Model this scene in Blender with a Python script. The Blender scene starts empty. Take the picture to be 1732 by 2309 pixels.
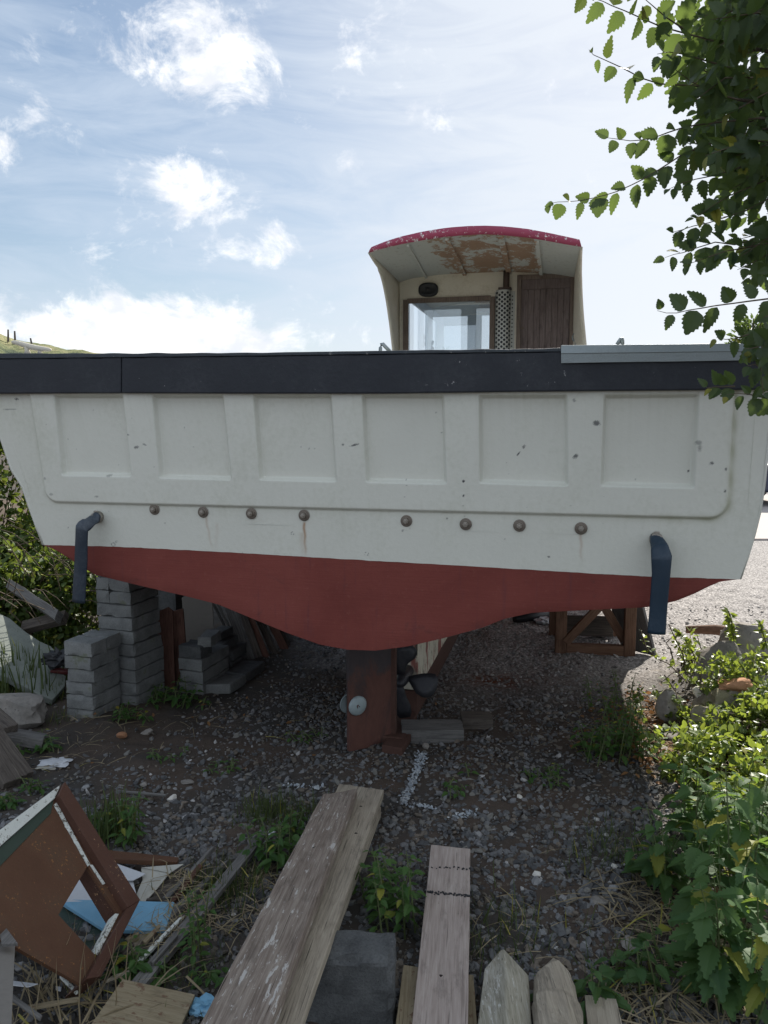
import bpy, math, random
import numpy as np
from mathutils import Vector, Matrix, noise as mnoise
R = math.radians
random.seed(7); RNG = np.random.default_rng(7)
SC = bpy.context.scene; COL = SC.collection

# ---------------------------------------------------------------- camera, sky, sun, exposure
H = 1.8; PITCH = R(6.5); F = 1740.0; CX, CY = 866.0, 1154.5     # photo pixels (1732 x 2309)
cam = bpy.data.objects.new('camera', bpy.data.cameras.new('camera')); COL.objects.link(cam)
cam.location = (0, 0, H); cam.rotation_euler = (R(90) - PITCH, 0, 0)
cam.data.sensor_fit = 'VERTICAL'; cam.data.sensor_height = 36; cam.data.lens = 36 * F / 2309
cam.data.clip_start = 0.05; cam.data.clip_end = 2000
SC.camera = cam
SUN_AZ, SUN_EL = R(25), R(37)          # azimuth from +Y towards +X
SUN_DIR = Vector((math.sin(SUN_AZ) * math.cos(SUN_EL), math.cos(SUN_AZ) * math.cos(SUN_EL), math.sin(SUN_EL)))
sl = bpy.data.lights.new('sun', 'SUN'); sl.energy = 4.6; sl.angle = R(0.5); sl.color = (1, .94, .85)
sun = bpy.data.objects.new('sun', sl); COL.objects.link(sun)
sun.rotation_euler = (-SUN_DIR).to_track_quat('-Z', 'Y').to_euler(); sun.location = SUN_DIR * 30
SC.view_settings.view_transform = 'Standard'; SC.view_settings.look = 'None'
SC.view_settings.exposure = 0.86; SC.view_settings.gamma = 1
SC.render.engine = 'CYCLES'
SC.cycles.max_bounces = 8; SC.cycles.transparent_max_bounces = 12

class NT:
    """tiny node helper"""
    def __init__(s, tree): s.t = tree
    def n(s, typ, **kw):
        nd = s.t.nodes.new(typ)
        for k, v in kw.items(): setattr(nd, k, v)
        return nd
    def l(s, a, b):
        s.t.links.new(a, b)
    def put(s, sock, v):
        if hasattr(v, 'is_linked') or isinstance(v, bpy.types.NodeSocket): s.l(v, sock)
        elif isinstance(v, (tuple, list)) and sock.type == 'RGBA' and len(v) == 3: sock.default_value = (*v, 1)
        else: sock.default_value = v
    def math(s, op, a, b=0.0, c=0.0, clamp=False):
        nd = s.n('ShaderNodeMath', operation=op, use_clamp=clamp)
        s.put(nd.inputs[0], a); s.put(nd.inputs[1], b)
        if len(nd.inputs) > 2: s.put(nd.inputs[2], c)
        return nd.outputs[0]
    def mix(s, f, a, b, mode='MIX'):
        nd = s.n('ShaderNodeMix', data_type='RGBA', blend_type=mode)
        s.put(nd.inputs[0], f); s.put(nd.inputs[6], a); s.put(nd.inputs[7], b)
        return nd.outputs[2]
    def coord(s, which='Object', scale=(1, 1, 1), loc=(0, 0, 0), rot=(0, 0, 0)):
        tc = s.n('ShaderNodeTexCoord'); mp = s.n('ShaderNodeMapping')
        mp.inputs['Scale'].default_value = scale; mp.inputs['Location'].default_value = loc; mp.inputs['Rotation'].default_value = rot
        s.l(tc.outputs[which], mp.inputs[0]); return mp.outputs[0]
    def noise(s, vec, scale=5, detail=4, rough=.55, dist=0.0):
        nd = s.n('ShaderNodeTexNoise'); s.put(nd.inputs['Vector'], vec)
        nd.inputs['Scale'].default_value = scale; nd.inputs['Detail'].default_value = detail
        nd.inputs['Roughness'].default_value = rough; nd.inputs['Distortion'].default_value = dist
        return nd.outputs[0]
    def vor(s, vec, scale=5, feature='F1'):
        nd = s.n('ShaderNodeTexVoronoi', feature=feature); s.put(nd.inputs['Vector'], vec); nd.inputs['Scale'].default_value = scale
        return nd
    def ramp(s, fac, stops, interp='LINEAR'):
        nd = s.n('ShaderNodeValToRGB'); cr = nd.color_ramp; cr.interpolation = interp
        while len(cr.elements) < len(stops): cr.elements.new(.5)
        for e, (p, c) in zip(cr.elements, stops):
            e.position = p; e.color = (*c, 1) if isinstance(c, (tuple, list)) else (c, c, c, 1)
        s.put(nd.inputs[0], fac); return nd.outputs[0]
    def step(s, fac, a, b):
        nd = s.n('ShaderNodeMapRange', interpolation_type='SMOOTHSTEP')
        s.put(nd.inputs[0], fac); nd.inputs[1].default_value = a; nd.inputs[2].default_value = b
        return nd.outputs[0]
    def bump(s, h, strength=.3, dist=.01):
        nd = s.n('ShaderNodeBump'); nd.inputs['Strength'].default_value = strength; nd.inputs['Distance'].default_value = dist
        s.put(nd.inputs['Height'], h); return nd.outputs[0]
    def attr(s, name):
        nd = s.n('ShaderNodeAttribute', attribute_name=name); return nd.outputs['Fac']

# world: Nishita sky with real-direction clouds in front of it
W = bpy.data.worlds.new('World'); SC.world = W; W.use_nodes = True
w = NT(W.node_tree); W.node_tree.nodes.clear()
sky = w.n('ShaderNodeTexSky', sky_type='NISHITA'); sky.sun_disc = False
sky.sun_elevation = SUN_EL; sky.sun_rotation = SUN_AZ; sky.air_density = 1.0; sky.dust_density = 0.6; sky.ozone_density = 1.5
tc = w.n('ShaderNodeTexCoord'); sep = w.n('ShaderNodeSeparateXYZ'); w.l(tc.outputs['Generated'], sep.inputs[0])
dx, dy, dz = sep.outputs
az = w.math('ARCTAN2', dx, dy); el = w.math('ARCSINE', dz)
cmb = w.n('ShaderNodeCombineXYZ'); w.put(cmb.inputs[0], az); w.put(cmb.inputs[1], el)
P = cmb.outputs[0]
def mapped(sx, sy, lx=0, ly=0, rz=0):
    mp = w.n('ShaderNodeMapping'); mp.inputs['Scale'].default_value = (sx, sy, 1); mp.inputs['Location'].default_value = (lx, ly, 0)
    mp.inputs['Rotation'].default_value = (0, 0, rz)
    w.l(P, mp.inputs[0]); return mp.outputs[0]
fluff = w.noise(mapped(1, 1.25), 13, 10, .66, .35)
fine = w.noise(mapped(1, 1.3, 3), 40, 7, .6, .2)
fl = w.math('ADD', w.math('MULTIPLY', fluff, 1.0), w.math('MULTIPLY', fine, .14))
def azel(u, v):
    u, v = u * 1.04401, v * 1.04401
    x = (u - CX) / F; d = Vector((x, math.cos(PITCH) - (v - CY) / F * math.sin(PITCH), -math.sin(PITCH) - (v - CY) / F * math.cos(PITCH)))
    d.normalize(); return math.atan2(d.x, d.y), math.asin(d.z)
blobs = [(440, 112, 150, 84, 1.12), (400, 50, 160, 45, .6), (350, 95, 90, 70, .75), (250, 35, 110, 60, .5), (408, 422, 125, 68, 1.12), (350, 385, 45, 34, .7), (500, 390, 60, 26, .55),
         (300, 715, 300, 72, 1.5), (540, 735, 220, 50, 1.0), (190, 730, 150, 55, 1.1), (70, 268, 85, 34, .9), (-5, 315, 70, 42, .75), (770, 352, 38, 26, .7),
         (510, 540, 130, 40, .75), (590, 500, 50, 28, .6), (0, 700, 45, 60, 1.0), (540, 290, 60, 20, .5), (575, 90, 30, 60, .5), (380, 530, 70, 30, .4), (800, 130, 240, 130, .30), (900, 230, 260, 60, .3)]
m = None
for (u, v, ru, rv, k) in blobs:
    a0, e0 = azel(u, v); ra, re = ru / 1667 / 1.05, rv / 1667 / 1.02
    d1 = w.math('DIVIDE', w.math('SUBTRACT', az, a0), ra); d2 = w.math('DIVIDE', w.math('SUBTRACT', el, e0), re)
    q = w.math('ADD', w.math('POWER', d1, 2), w.math('POWER', d2, 2))
    g = w.math('MULTIPLY', w.math('EXPONENT', w.math('MULTIPLY', q, -.9)), k)
    m = g if m is None else w.math('MAXIMUM', m, g)
dens = w.math('ADD', m, w.math('MULTIPLY', w.math('SUBTRACT', fl, .58), 3.3))
cum = w.step(dens, .30, 1.12)
# thin streaky veil, thicker towards the right half of the view
streak = w.noise(mapped(2.0, 9.0, 1, 2, R(-9)), 2.2, 7, .62, 1.4)
broad = w.noise(mapped(1.3, 3.5, 4, 1), 2.0, 4, .5, .6)
side = w.step(az, -.42, .42)
side2 = w.step(el, .5, -.02)
veil = w.math('ADD', w.math('ADD', w.math('MULTIPLY', w.math('SUBTRACT', streak, .5), 1.9), w.math('MULTIPLY', w.math('SUBTRACT', broad, .5), 1.3)),
              w.math('ADD', w.math('MULTIPLY', side, .74), w.math('ADD', .24, w.math('MULTIPLY', side2, .22))))
veil = w.math('MULTIPLY', w.math('MAXIMUM', veil, 0), 1, clamp=True)
veil = w.math('MULTIPLY', w.math('MINIMUM', veil, 1), .86)
skyc = w.mix(1, sky.outputs[0], (.082, .082, .080), 'MULTIPLY')
lim = w.mix(1, w.mix(1, skyc, (1.0, .95, .85), 'MULTIPLY'), (1, 1, 1), 'ADD'); skyc = w.mix(1, w.mix(1, skyc, (1.12, 1.12, 1.12), 'MULTIPLY'), lim, 'DIVIDE')
veilc = w.mix(side, (.37, .425, .50), (.50, .525, .56))
c1 = w.mix(veil, skyc, veilc)
shade = w.step(w.noise(mapped(1, 1.6, 7, 3), 16, 6, .6, .2), .35, .62)
cumc = w.mix(shade, (.50, .52, .56), (.70, .70, .70))
c2 = w.mix(cum, c1, cumc)
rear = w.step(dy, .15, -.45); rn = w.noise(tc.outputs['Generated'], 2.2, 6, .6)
c2 = w.mix(w.math('MULTIPLY', rear, w.step(rn, .3, .5)), c2, (.42, .465, .53))   # unseen broken cloud, added behind the camera as fill light for the transom
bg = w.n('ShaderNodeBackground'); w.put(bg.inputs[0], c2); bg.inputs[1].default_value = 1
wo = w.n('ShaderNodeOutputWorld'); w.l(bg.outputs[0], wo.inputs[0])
W.cycles.sampling_method = 'MANUAL'; W.cycles.sample_map_resolution = 512

# ---------------------------------------------------------------- photo pixel -> point of the place
def ray(u, v):
    a = (u - CX) / F; b = (v - CY) / F
    return Vector((a, math.cos(PITCH) - b * math.sin(PITCH), -math.sin(PITCH) - b * math.cos(PITCH)))
CAMP = Vector((0, 0, H))
def crop(x0, y0, s):
    return lambda p, q: (x0 + s * p, y0 + s * q)
DD = crop(0, 0, 1.04401)
K1 = crop(800, 480, .33755); K2 = crop(0, 760, .5425); K3 = crop(850, 760, .53164); K4 = crop(0, 1200, .48222)
K5 = crop(740, 1400, .45811); K6 = crop(0, 1740, .42194); K7 = crop(440, 1740, .57866); K8 = crop(1300, 1350, .43373)
T1 = crop(1200, 0, .32067); T2 = crop(1250, 450, .29054); L3 = crop(0, 950, .36184); P4 = crop(180, 1280, .31344)
R5 = crop(1200, 1330, .32067); H6 = crop(0, 700, .15069); P7 = crop(760, 1430, .22905); R8 = crop(1600, 1080, .18993)
def onZ(uv, z=0.0):
    d = ray(*uv); return CAMP + d * ((z - H) / d.z)
def onY(uv, Y):
    d = ray(*uv); return CAMP + d * (Y / d.y)
def onPlane(uv, p0, n):
    d = ray(*uv); return CAMP + d * ((p0 - CAMP).dot(n) / d.dot(n))
PSI = R(13.3); BO = Vector((-.16, 3.58, 0))
ES = Vector((math.cos(PSI), -math.sin(PSI), 0)); EF = Vector((math.sin(PSI), math.cos(PSI), 0))
def toboat(p):
    q = p - BO; return Vector((q.dot(ES), q.dot(EF), p.z))
def onL(uv, L=0.0):                     # boat coordinates (across, forward, up) on the plane L metres ahead of the transom
    return toboat(onPlane(uv, BO + EF * L, EF))
def onS(uv, s):
    return toboat(onPlane(uv, BO + ES * s, ES))

# ---------------------------------------------------------------- mesh helpers
def newmesh(name, verts, faces, mats, smooth=False, mi=None):
    me = bpy.data.meshes.new(name)
    verts = np.asarray(verts, dtype=np.float32).reshape(-1, 3)
    if isinstance(faces, np.ndarray):
        n, k = faces.shape
        me.vertices.add(len(verts)); me.vertices.foreach_set('co', verts.ravel())
        me.loops.add(n * k); me.loops.foreach_set('vertex_index', faces.ravel().astype(np.int32))
        me.polygons.add(n); me.polygons.foreach_set('loop_start', np.arange(0, n * k, k, dtype=np.int32))
        me.update(calc_edges=True)
    else:
        me.from_pydata([tuple(map(float, p)) for p in verts], [], faces)
    for mm in (mats if isinstance(mats, (list, tuple)) else [mats]): me.materials.append(mm)
    if mi is not None: me.polygons.foreach_set('material_index', np.asarray(mi, dtype=np.int32))
    me.polygons.foreach_set('use_smooth', [smooth] * len(me.polygons))
    me.update(); return me
def link(name, me, parent=None, mw=None):
    o = bpy.data.objects.new(name, me); COL.objects.link(o)
    if parent is not None: o.parent = parent
    if mw is not None: o.matrix_world = mw
    return o
def tag(o, label=None, cat=None, group=None, kind=None):
    if label: o['label'] = label
    if cat: o['category'] = cat
    if group: o['group'] = group
    if kind: o['kind'] = kind
    return o
def empty(name, loc, rz=0, label=None, cat=None, group=None):
    o = bpy.data.objects.new(name, None); COL.objects.link(o); o.location = loc; o.rotation_euler = (0, 0, rz)
    o.empty_display_size = .1; return tag(o, label, cat, group)

class MB:
    def __init__(s): s.v = []; s.f = []
    def add(s, vs, fs):
        b = len(s.v); s.v += [tuple(p) for p in vs]; s.f += [tuple(b + i for i in f) for f in fs]; return s
    def box(s, c, d, rot=None):
        c = Vector(c); vs = []
        for z in (-1, 1):
            for y in (-1, 1):
                for x in (-1, 1):
                    p = Vector((x * d[0] / 2, y * d[1] / 2, z * d[2] / 2))
                    if rot: p = rot @ p
                    vs.append(c + p)
        return s.add(vs, [(0, 2, 3, 1), (4, 5, 7, 6), (0, 1, 5, 4), (2, 6, 7, 3), (0, 4, 6, 2), (1, 3, 7, 5)])
    def prism(s, poly, off):
        off = Vector(off); n = len(poly); a = [Vector(p) for p in poly]
        vs = a + [p + off for p in a]
        return s.add(vs, [tuple(range(n))[::-1], tuple(range(n, 2 * n))] + [(i, (i + 1) % n, n + (i + 1) % n, n + i) for i in range(n)])
    def tube(s, pts, r, n=10, flat=1.0, up=(0, 0, 1), cap=True):
        pts = [Vector(p) for p in pts]; rr = r if isinstance(r, (list, tuple)) else [r] * len(pts); rings = []
        up = Vector(up)
        for i, p in enumerate(pts):
            t = (pts[min(i + 1, len(pts) - 1)] - pts[max(i - 1, 0)]).normalized()
            u = up if abs(t.dot(up)) < .95 else Vector((1, 0, 0)) if abs(t.x) < .9 else Vector((0, 1, 0))
            a = t.cross(u).normalized(); b = a.cross(t).normalized()
            rings.append([p + a * (rr[i] * math.cos(2 * math.pi * k / n)) + b * (rr[i] * flat * math.sin(2 * math.pi * k / n)) for k in range(n)])
        vs = [q for ring in rings for q in ring]; fs = []
        for i in range(len(pts) - 1):
            for k in range(n): fs.append((i * n + k, i * n + (k + 1) % n, (i + 1) * n + (k + 1) % n, (i + 1) * n + k))
        if cap: fs += [tuple(range(n))[::-1], tuple(range((len(pts) - 1) * n, len(pts) * n))]
        return s.add(vs, fs)
    def grid(s, P, closed=False):       # P: rows of points
        nr, nc = len(P), len(P[0]); vs = [q for row in P for q in row]; fs = []
        for i in range(nr - 1):
            for j in range(nc - 1): fs.append((i * nc + j, i * nc + j + 1, (i + 1) * nc + j + 1, (i + 1) * nc + j))
        return s.add(vs, fs)
    def build(s, name, mat, parent=None, smooth=False, bevel=0, mw=None, subsurf=0, seg=2, solid=0):
        me = newmesh(name, s.v, s.f, mat, smooth); o = link(name, me, parent, mw)
        if solid:
            m_ = o.modifiers.new('solid', 'SOLIDIFY'); m_.thickness = solid; m_.offset = 0
        if bevel:
            b = o.modifiers.new('bevel', 'BEVEL'); b.width = bevel; b.segments = seg; b.limit_method = 'ANGLE'; b.angle_limit = R(35)
        if subsurf:
            m_ = o.modifiers.new('sub', 'SUBSURF'); m_.levels = m_.render_levels = subsurf
        return o
def fbm(x, y, z=0.0): return mnoise.fractal(Vector((x, y, z)), 1, 2, 4)

def board(name, A, B, C, D, th, mat, label=None, cat='board', group=None, wear=.003, nl=24, nw=5, ends=.006, bend=0.0, parent=None, bev=.002):
    """a plank: top face A(far left) B(far right) C(near right) D(near left), thickness downwards, worn edges; local x along its length"""
    A, B, C, D = map(Vector, (A, B, C, D)); c = (A + B + C + D) / 4
    ex = ((C + D) - (A + B)).normalized(); nrm = ex.cross((A + D) - (B + C)).normalized()
    if nrm.z < 0: nrm = -nrm
    ey = nrm.cross(ex).normalized(); M = Matrix((ex, ey, nrm)).transposed().to_4x4(); M.translation = c
    Mi = M.inverted(); seed = random.random() * 90
    top, bot = [], []
    for i in range(nl + 1):
        t = i / nl; rt, rb = [], []
        for j in range(nw + 1):
            q = j / nw; p = (A * (1 - t) + D * t) * (1 - q) + (B * (1 - t) + C * t) * q
            p = Mi @ p
            if j in (0, nw): p.y += wear * mnoise.noise(Vector((p.x * 4, j, seed))) + (.35 * wear) * mnoise.noise(Vector((p.x * 60, j, seed)))
            if i in (0, nl): p.x += ends * mnoise.noise(Vector((p.y * 40, i, seed)))
            p.z += wear * .5 * mnoise.noise(Vector((p.x * 3, p.y * 20, seed))) + bend * (1 - (2 * t - 1) ** 2)
            rt.append(p); b = p.copy(); b.z -= th + (wear * .8 * mnoise.noise(Vector((p.x * 11, j, seed + 5)))); rb.append(b)
        top.append(rt); bot.append(rb)
    mb = MB(); n = nw + 1
    vs = [q for r in top for q in r] + [q for r in bot for q in r]; off = (nl + 1) * n; fs = []
    for i in range(nl):
        for j in range(nw):
            a = i * n + j; fs.append((a, a + n, a + n + 1, a + 1)); fs.append((off + a, off + a + 1, off + a + n + 1, off + a + n))
        a = i * n; fs.append((a, off + a, off + a + n, a + n)); a += nw; fs.append((a, a + n, off + a + n, off + a))
    for j in range(nw):
        fs.append((j, j + 1, off + j + 1, off + j)); a = nl * n + j; fs.append((a, off + a, off + a + 1, a + 1))
    mb.add(vs, fs); o = mb.build(name, mat, None, False, bev)
    bm_fix(o)
    if parent is None: o.matrix_world = M; tag(o, label, cat, group)
    else: o.parent = parent; o.matrix_basis = parent.matrix_basis.inverted() @ M
    return o
def bm_fix(o):
    import bmesh
    b = bmesh.new(); b.from_mesh(o.data); bmesh.ops.recalc_face_normals(b, faces=b.faces); b.to_mesh(o.data); b.free()
def sheet(name, poly, th, mat, label=None, cat='board', group=None, bev=.001, down=True):
    """a flat cut panel: polygon of world points, real thickness; its own frame so that the grain runs along its first edge"""
    P_ = [Vector(p) for p in poly]; c = sum(P_, Vector()) / len(P_)
    nrm = Vector()
    for i in range(len(P_)): nrm += (P_[i] - c).cross(P_[(i + 1) % len(P_)] - c)
    nrm.normalize()
    if nrm.z < 0: nrm = -nrm
    ex = (P_[1] - P_[0]); ex -= nrm * ex.dot(nrm); ex.normalize(); ey = nrm.cross(ex)
    M = Matrix((ex, ey, nrm)).transposed().to_4x4(); M.translation = c; Mi = M.inverted()
    loc = [Mi @ p for p in P_]
    mb = MB().prism(loc, (0, 0, -th)); o = mb.build(name, mat, None, False, bev, mw=M); bm_fix(o)
    return tag(o, label, cat, group)

# ---------------------------------------------------------------- materials
def material(name):
    mt = bpy.data.materials.new(name); mt.use_nodes = True; t = NT(mt.node_tree)
    b = mt.node_tree.nodes['Principled BSDF']; return mt, t, b
def wood(name, dark, mid, light, paint=None, pamt=.5, rough=.85, grain=1.0, knots=False, spots=None, upright=False):
    mt, t, b = material(name)
    oi = t.n('ShaderNodeObjectInfo'); sep_ = t.n('ShaderNodeCombineXYZ'); t.l(oi.outputs['Random'], sep_.inputs[0]); t.l(oi.outputs['Random'], sep_.inputs[1])
    mul = t.n('ShaderNodeVectorMath', operation='SCALE'); t.l(sep_.outputs[0], mul.inputs[0]); mul.inputs[3].default_value = 37
    def cc(sc_):
        sc_ = (sc_[2], sc_[1], sc_[0]) if upright else sc_
        tcn = t.n('ShaderNodeTexCoord'); ad = t.n('ShaderNodeVectorMath', operation='ADD'); t.l(tcn.outputs['Object'], ad.inputs[0]); t.l(mul.outputs[0], ad.inputs[1])
        mp = t.n('ShaderNodeMapping'); mp.inputs['Scale'].default_value = sc_; t.l(ad.outputs[0], mp.inputs[0]); return mp.outputs[0]
    g1 = t.noise(cc((1.2, 26, 26)), 4, 8, .7, .6); g2 = t.noise(cc((2.5, 90, 60)), 3, 5, .6, .3); big = t.noise(cc((1.5, 4, 4)), 2.2, 4, .6)
    f = t.math('ADD', t.math('MULTIPLY', g1, .55), t.math('ADD', t.math('MULTIPLY', g2, .2), t.math('MULTIPLY', big, .25)))
    c = t.ramp(f, [(.33, dark), (.47, mid), (.62, light)])
    blot = t.step(t.noise(cc((2, 6, 6)), 3, 6, .7), .52, .68)
    c = t.mix(t.math('MULTIPLY', blot, .5), c, tuple(x * .45 for x in mid))
    crack = t.step(t.noise(cc((.9, 55, 55)), 5, 3, .5, .2), .66, .72)
    c = t.mix(t.math('MULTIPLY', crack, .8), c, tuple(x * .22 for x in dark))
    if paint:
        pm = t.step(t.math('ADD', t.noise(cc((4, 22, 22)), 3.2, 8, .72, .4), t.math('MULTIPLY', big, .5)), .98 - pamt * .5, 1.02 - pamt * .5)
        c = t.mix(t.math('MULTIPLY', pm, .85), c, paint)
    if spots:
        sm = t.step(t.noise(cc((5, 9, 9)), 4, 5, .6), .57, .63); c = t.mix(sm, c, spots)
    t.put(b.inputs['Base Color'], c); b.inputs['Roughness'].default_value = rough; b.inputs['Specular IOR Level'].default_value = .25
    hgt = t.math('SUBTRACT', t.math('ADD', t.math('MULTIPLY', g1, .8), t.math('MULTIPLY', g2, .4)), t.math('MULTIPLY', crack, .8))
    t.put(b.inputs['Normal'], t.bump(hgt, .7 * grain, .004)); return mt
def conc(name, c0, c1, moss=None, mossamt=.5, scale=1.0, rough=.95, bs=.8):
    mt, t, b = material(name); oi = t.n('ShaderNodeObjectInfo'); v = t.coord('Object')
    ad = t.n('ShaderNodeVectorMath', operation='ADD'); t.l(v, ad.inputs[0]); t.l(oi.outputs['Location'], ad.inputs[1]); v = ad.outputs[0]
    n1 = t.noise(v, 9 * scale, 6, .65); n2 = t.noise(v, 140 * scale, 4, .7); n3 = t.noise(v, 3 * scale, 3, .5)
    c = t.ramp(t.math('ADD', t.math('MULTIPLY', n1, .6), t.math('MULTIPLY', n2, .4)), [(.35, c0), (.65, c1)])
    c = t.mix(t.math('MULTIPLY', oi.outputs['Random'], .35), c, tuple(x * .62 for x in c0))
    if moss: c = t.mix(t.math('MULTIPLY', t.step(t.math('ADD', n1, t.math('MULTIPLY', n3, .4)), .95 - mossamt * .4, 1.05 - mossamt * .4), .75), c, moss)
    pit = t.vor(v, 120 * scale).outputs[0]; pits = t.step(pit, .28, .1); c = t.mix(t.math('MULTIPLY', pits, t.step(n2, .5, .62)), c, tuple(x * .4 for x in c0))
    t.put(b.inputs['Base Color'], c); b.inputs['Roughness'].default_value = rough; b.inputs['Specular IOR Level'].default_value = .2
    t.put(b.inputs['Normal'], t.bump(t.math('ADD', n2, t.math('MULTIPLY', n1, .6)), bs, .006)); return mt
def paintm(name, col, rough=.5, var=.12, dirt=None, dirtamt=.3, bump=.08, spec=.4, metal=0.0, chips=None, chipamt=.5, attr=False, scale=1.0):
    mt, t, b = material(name); v = t.coord('Object')
    n1 = t.noise(v, 2.6 * scale, 5, .6); n2 = t.noise(v, 45 * scale, 5, .65)
    c = t.mix(n1, tuple(x * (1 - var) for x in col), tuple(min(1, x * (1 + var)) for x in col))
    if dirt: c = t.mix(t.math('MULTIPLY', t.step(t.math('ADD', t.math('MULTIPLY', n1, .7), t.math('MULTIPLY', n2, .4)), .5, .8), dirtamt), c, dirt)
    if chips:
        cm = t.step(t.math('ADD', t.noise(v, 30 * scale, 7, .75), t.math('MULTIPLY', n1, .4)), .90 - chipamt * .3, .93 - chipamt * .3); c = t.mix(cm, c, chips)
    if attr:
        c = t.mix(t.attr('rust'), c, (.33, .16, .06)); c = t.mix(t.attr('grime'), c, (.26, .27, .14)); c = t.mix(t.attr('mark'), c, (.035, .038, .045))
    t.put(b.inputs['Base Color'], c); b.inputs['Metallic'].default_value = metal
    t.put(b.inputs['Roughness'], t.math('ADD', rough - .08, t.math('MULTIPLY', n2, .16))); b.inputs['Specular IOR Level'].default_value = spec
    t.put(b.inputs['Normal'], t.bump(t.math('ADD', n2, t.math('MULTIPLY', n1, 2)), bump, .006)); return mt
def leafm(name, c0, c1, trans, rough=.45, gloss=.35, tamt=.45):
    mt, t, b = material(name); geo = t.n('ShaderNodeNewGeometry'); rnd = geo.outputs['Random Per Island']
    c = t.mix(rnd, c0, c1)
    n = t.noise(t.coord('Object'), 60, 4, .6); c = t.mix(t.math('MULTIPLY', n, .4), c, tuple(x * .5 for x in c0))
    yel = t.step(rnd, .93, .97); c = t.mix(t.math('MULTIPLY', yel, .8), c, (.35, .32, .05))
    t.put(b.inputs['Base Color'], c); b.inputs['Roughness'].default_value = rough; b.inputs['Specular IOR Level'].default_value = gloss
    t.put(b.inputs['Normal'], t.bump(n, .35, .004))
    tr = t.n('ShaderNodeBsdfTranslucent'); t.put(tr.inputs[0], t.mix(t.math('MULTIPLY', rnd, .8), trans, tuple(x * .5 for x in trans)))
    mx = t.n('ShaderNodeMixShader'); mx.inputs[0].default_value = tamt; t.l(b.outputs[0], mx.inputs[1]); t.l(tr.outputs[0], mx.inputs[2])
    t.l(mx.outputs[0], mt.node_tree.nodes['Material Output'].inputs[0]); return mt
def plain(name, col, rough=.6, metal=0.0, spec=.4):
    return paintm(name, col, rough, .1, None, 0, .05, spec, metal)
M = {}
M['white_hull'] = paintm('white_hull', (.665, .668, .598), .42, .09, (.44, .45, .36), .45, .22, .45, attr=True)
M['red'] = paintm('antifouling_red', (.205, .053, .045), .8, .22, (.115, .045, .042), .8, .25, .2)
mt, t, b = material('antifouling_bottom'); v = t.coord('Object'); n1 = t.noise(v, 1.6, 6, .65, .5); n2 = t.noise(v, 40, 6, .7); st_ = t.noise(t.coord('Object', (9, 3, .7)), 3, 6, .65, .3); br = t.noise(t.coord('Object', (1.5, 5, 30)), 4, 5, .6)
c = t.ramp(t.math('ADD', t.math('MULTIPLY', n1, .85), t.math('MULTIPLY', br, .15)), [(.35, (.17, .044, .036)), (.5, (.20, .053, .043)), (.65, (.225, .063, .051))])
c = t.mix(t.math('MULTIPLY', t.step(st_, .55, .72), .55), c, (.13, .045, .05)); c = t.mix(t.math('MULTIPLY', t.step(n2, .56, .7), .30), c, (.27, .11, .09)); c = t.mix(t.math('MULTIPLY', t.step(t.noise(v, 3.3, 7, .75, .8), .60, .66), .35), c, (.10, .045, .042))
t.put(b.inputs['Base Color'], c); b.inputs['Roughness'].default_value = .8; b.inputs['Specular IOR Level'].default_value = .2; t.put(b.inputs['Normal'], t.bump(t.math('ADD', n2, br), .3, .004)); M['red'] = mt
M['black'] = paintm('black_rubbing_band', (.023, .027, .036), .5, .3, (.10, .105, .11), .3, .3, .35, chips=(.32, .32, .32), chipamt=.10)
M['black2'] = paintm('rail_cap', (.05, .06, .072), .6, .3, (.11, .12, .12), .5, .4, .35, chips=(.40, .40, .38), chipamt=.22)
M['alu'] = paintm('aluminium', (.30, .34, .35), .5, .15, (.2, .21, .2), .5, .25, .5, .6, scale=3)
M['steel'] = paintm('bolt_steel', (.36, .33, .29), .42, .3, (.15, .10, .07), .5, .3, .5, .8, scale=9)
M['steel2'] = paintm('washer_steel', (.22, .19, .16), .5, .3, (.10, .075, .05), .6, .3, .5, .7, scale=9)
M['hose'] = paintm('hose_rubber', (.020, .032, .05), .42, .3, (.16, .18, .2), .35, .2, .5, scale=2)
M['hose2'] = paintm('hose_rubber_blue', (.013, .033, .058), .45, .3, (.10, .13, .16), .2, .2, .5, scale=2)
M['cream'] = paintm('cream_grp', (.66, .61, .51), .5, .1, (.38, .31, .2), .6, .12, .4)
M['roofpink'] = paintm('roof_trim_paint', (.34, .05, .10), .5, .2, (.28, .03, .07), .4, .3, .4, chips=(.75, .73, .72), chipamt=.42)
M['inside'] = paintm('cabin_lining', (.36, .43, .50), .6, .06, None, 0, .05)
M['deck'] = paintm('deck_grey', (.28, .30, .30), .8, .15, (.12, .12, .11), .5, .3)
M['rust'] = paintm('rusty_steel', (.125, .050, .038), .85, .55, (.045, .04, .045), 1.0, .9, .2)
M['rust2'] = paintm('rusty_keel_shoe', (.085, .045, .035), .85, .5, (.07, .045, .04), .6, .8, .2)
mt, t, b = material('rudder_rust'); v = t.coord('Object', (1, 1, .45)); n1 = t.noise(v, 5, 8, .7, .5); n2 = t.noise(v, 30, 5, .7); sx = t.n('ShaderNodeSeparateXYZ'); t.l(t.coord('Object'), sx.inputs[0])
k_ = t.step(t.math('ADD', t.math('MULTIPLY', n1, .55), t.math('MULTIPLY', sx.outputs[2], .75)), .56, .66); c = t.mix(n2, (.070, .028, .021), (.145, .062, .045)); c = t.mix(t.step(n1, .45, .62), c, (.045, .028, .026)); c = t.mix(k_, c, t.mix(n2, (.035, .032, .038), (.075, .055, .052)))
t.put(b.inputs['Base Color'], c); b.inputs['Roughness'].default_value = .85; t.put(b.inputs['Normal'], t.bump(n2, .6, .005)); M['rudder'] = mt
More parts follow.
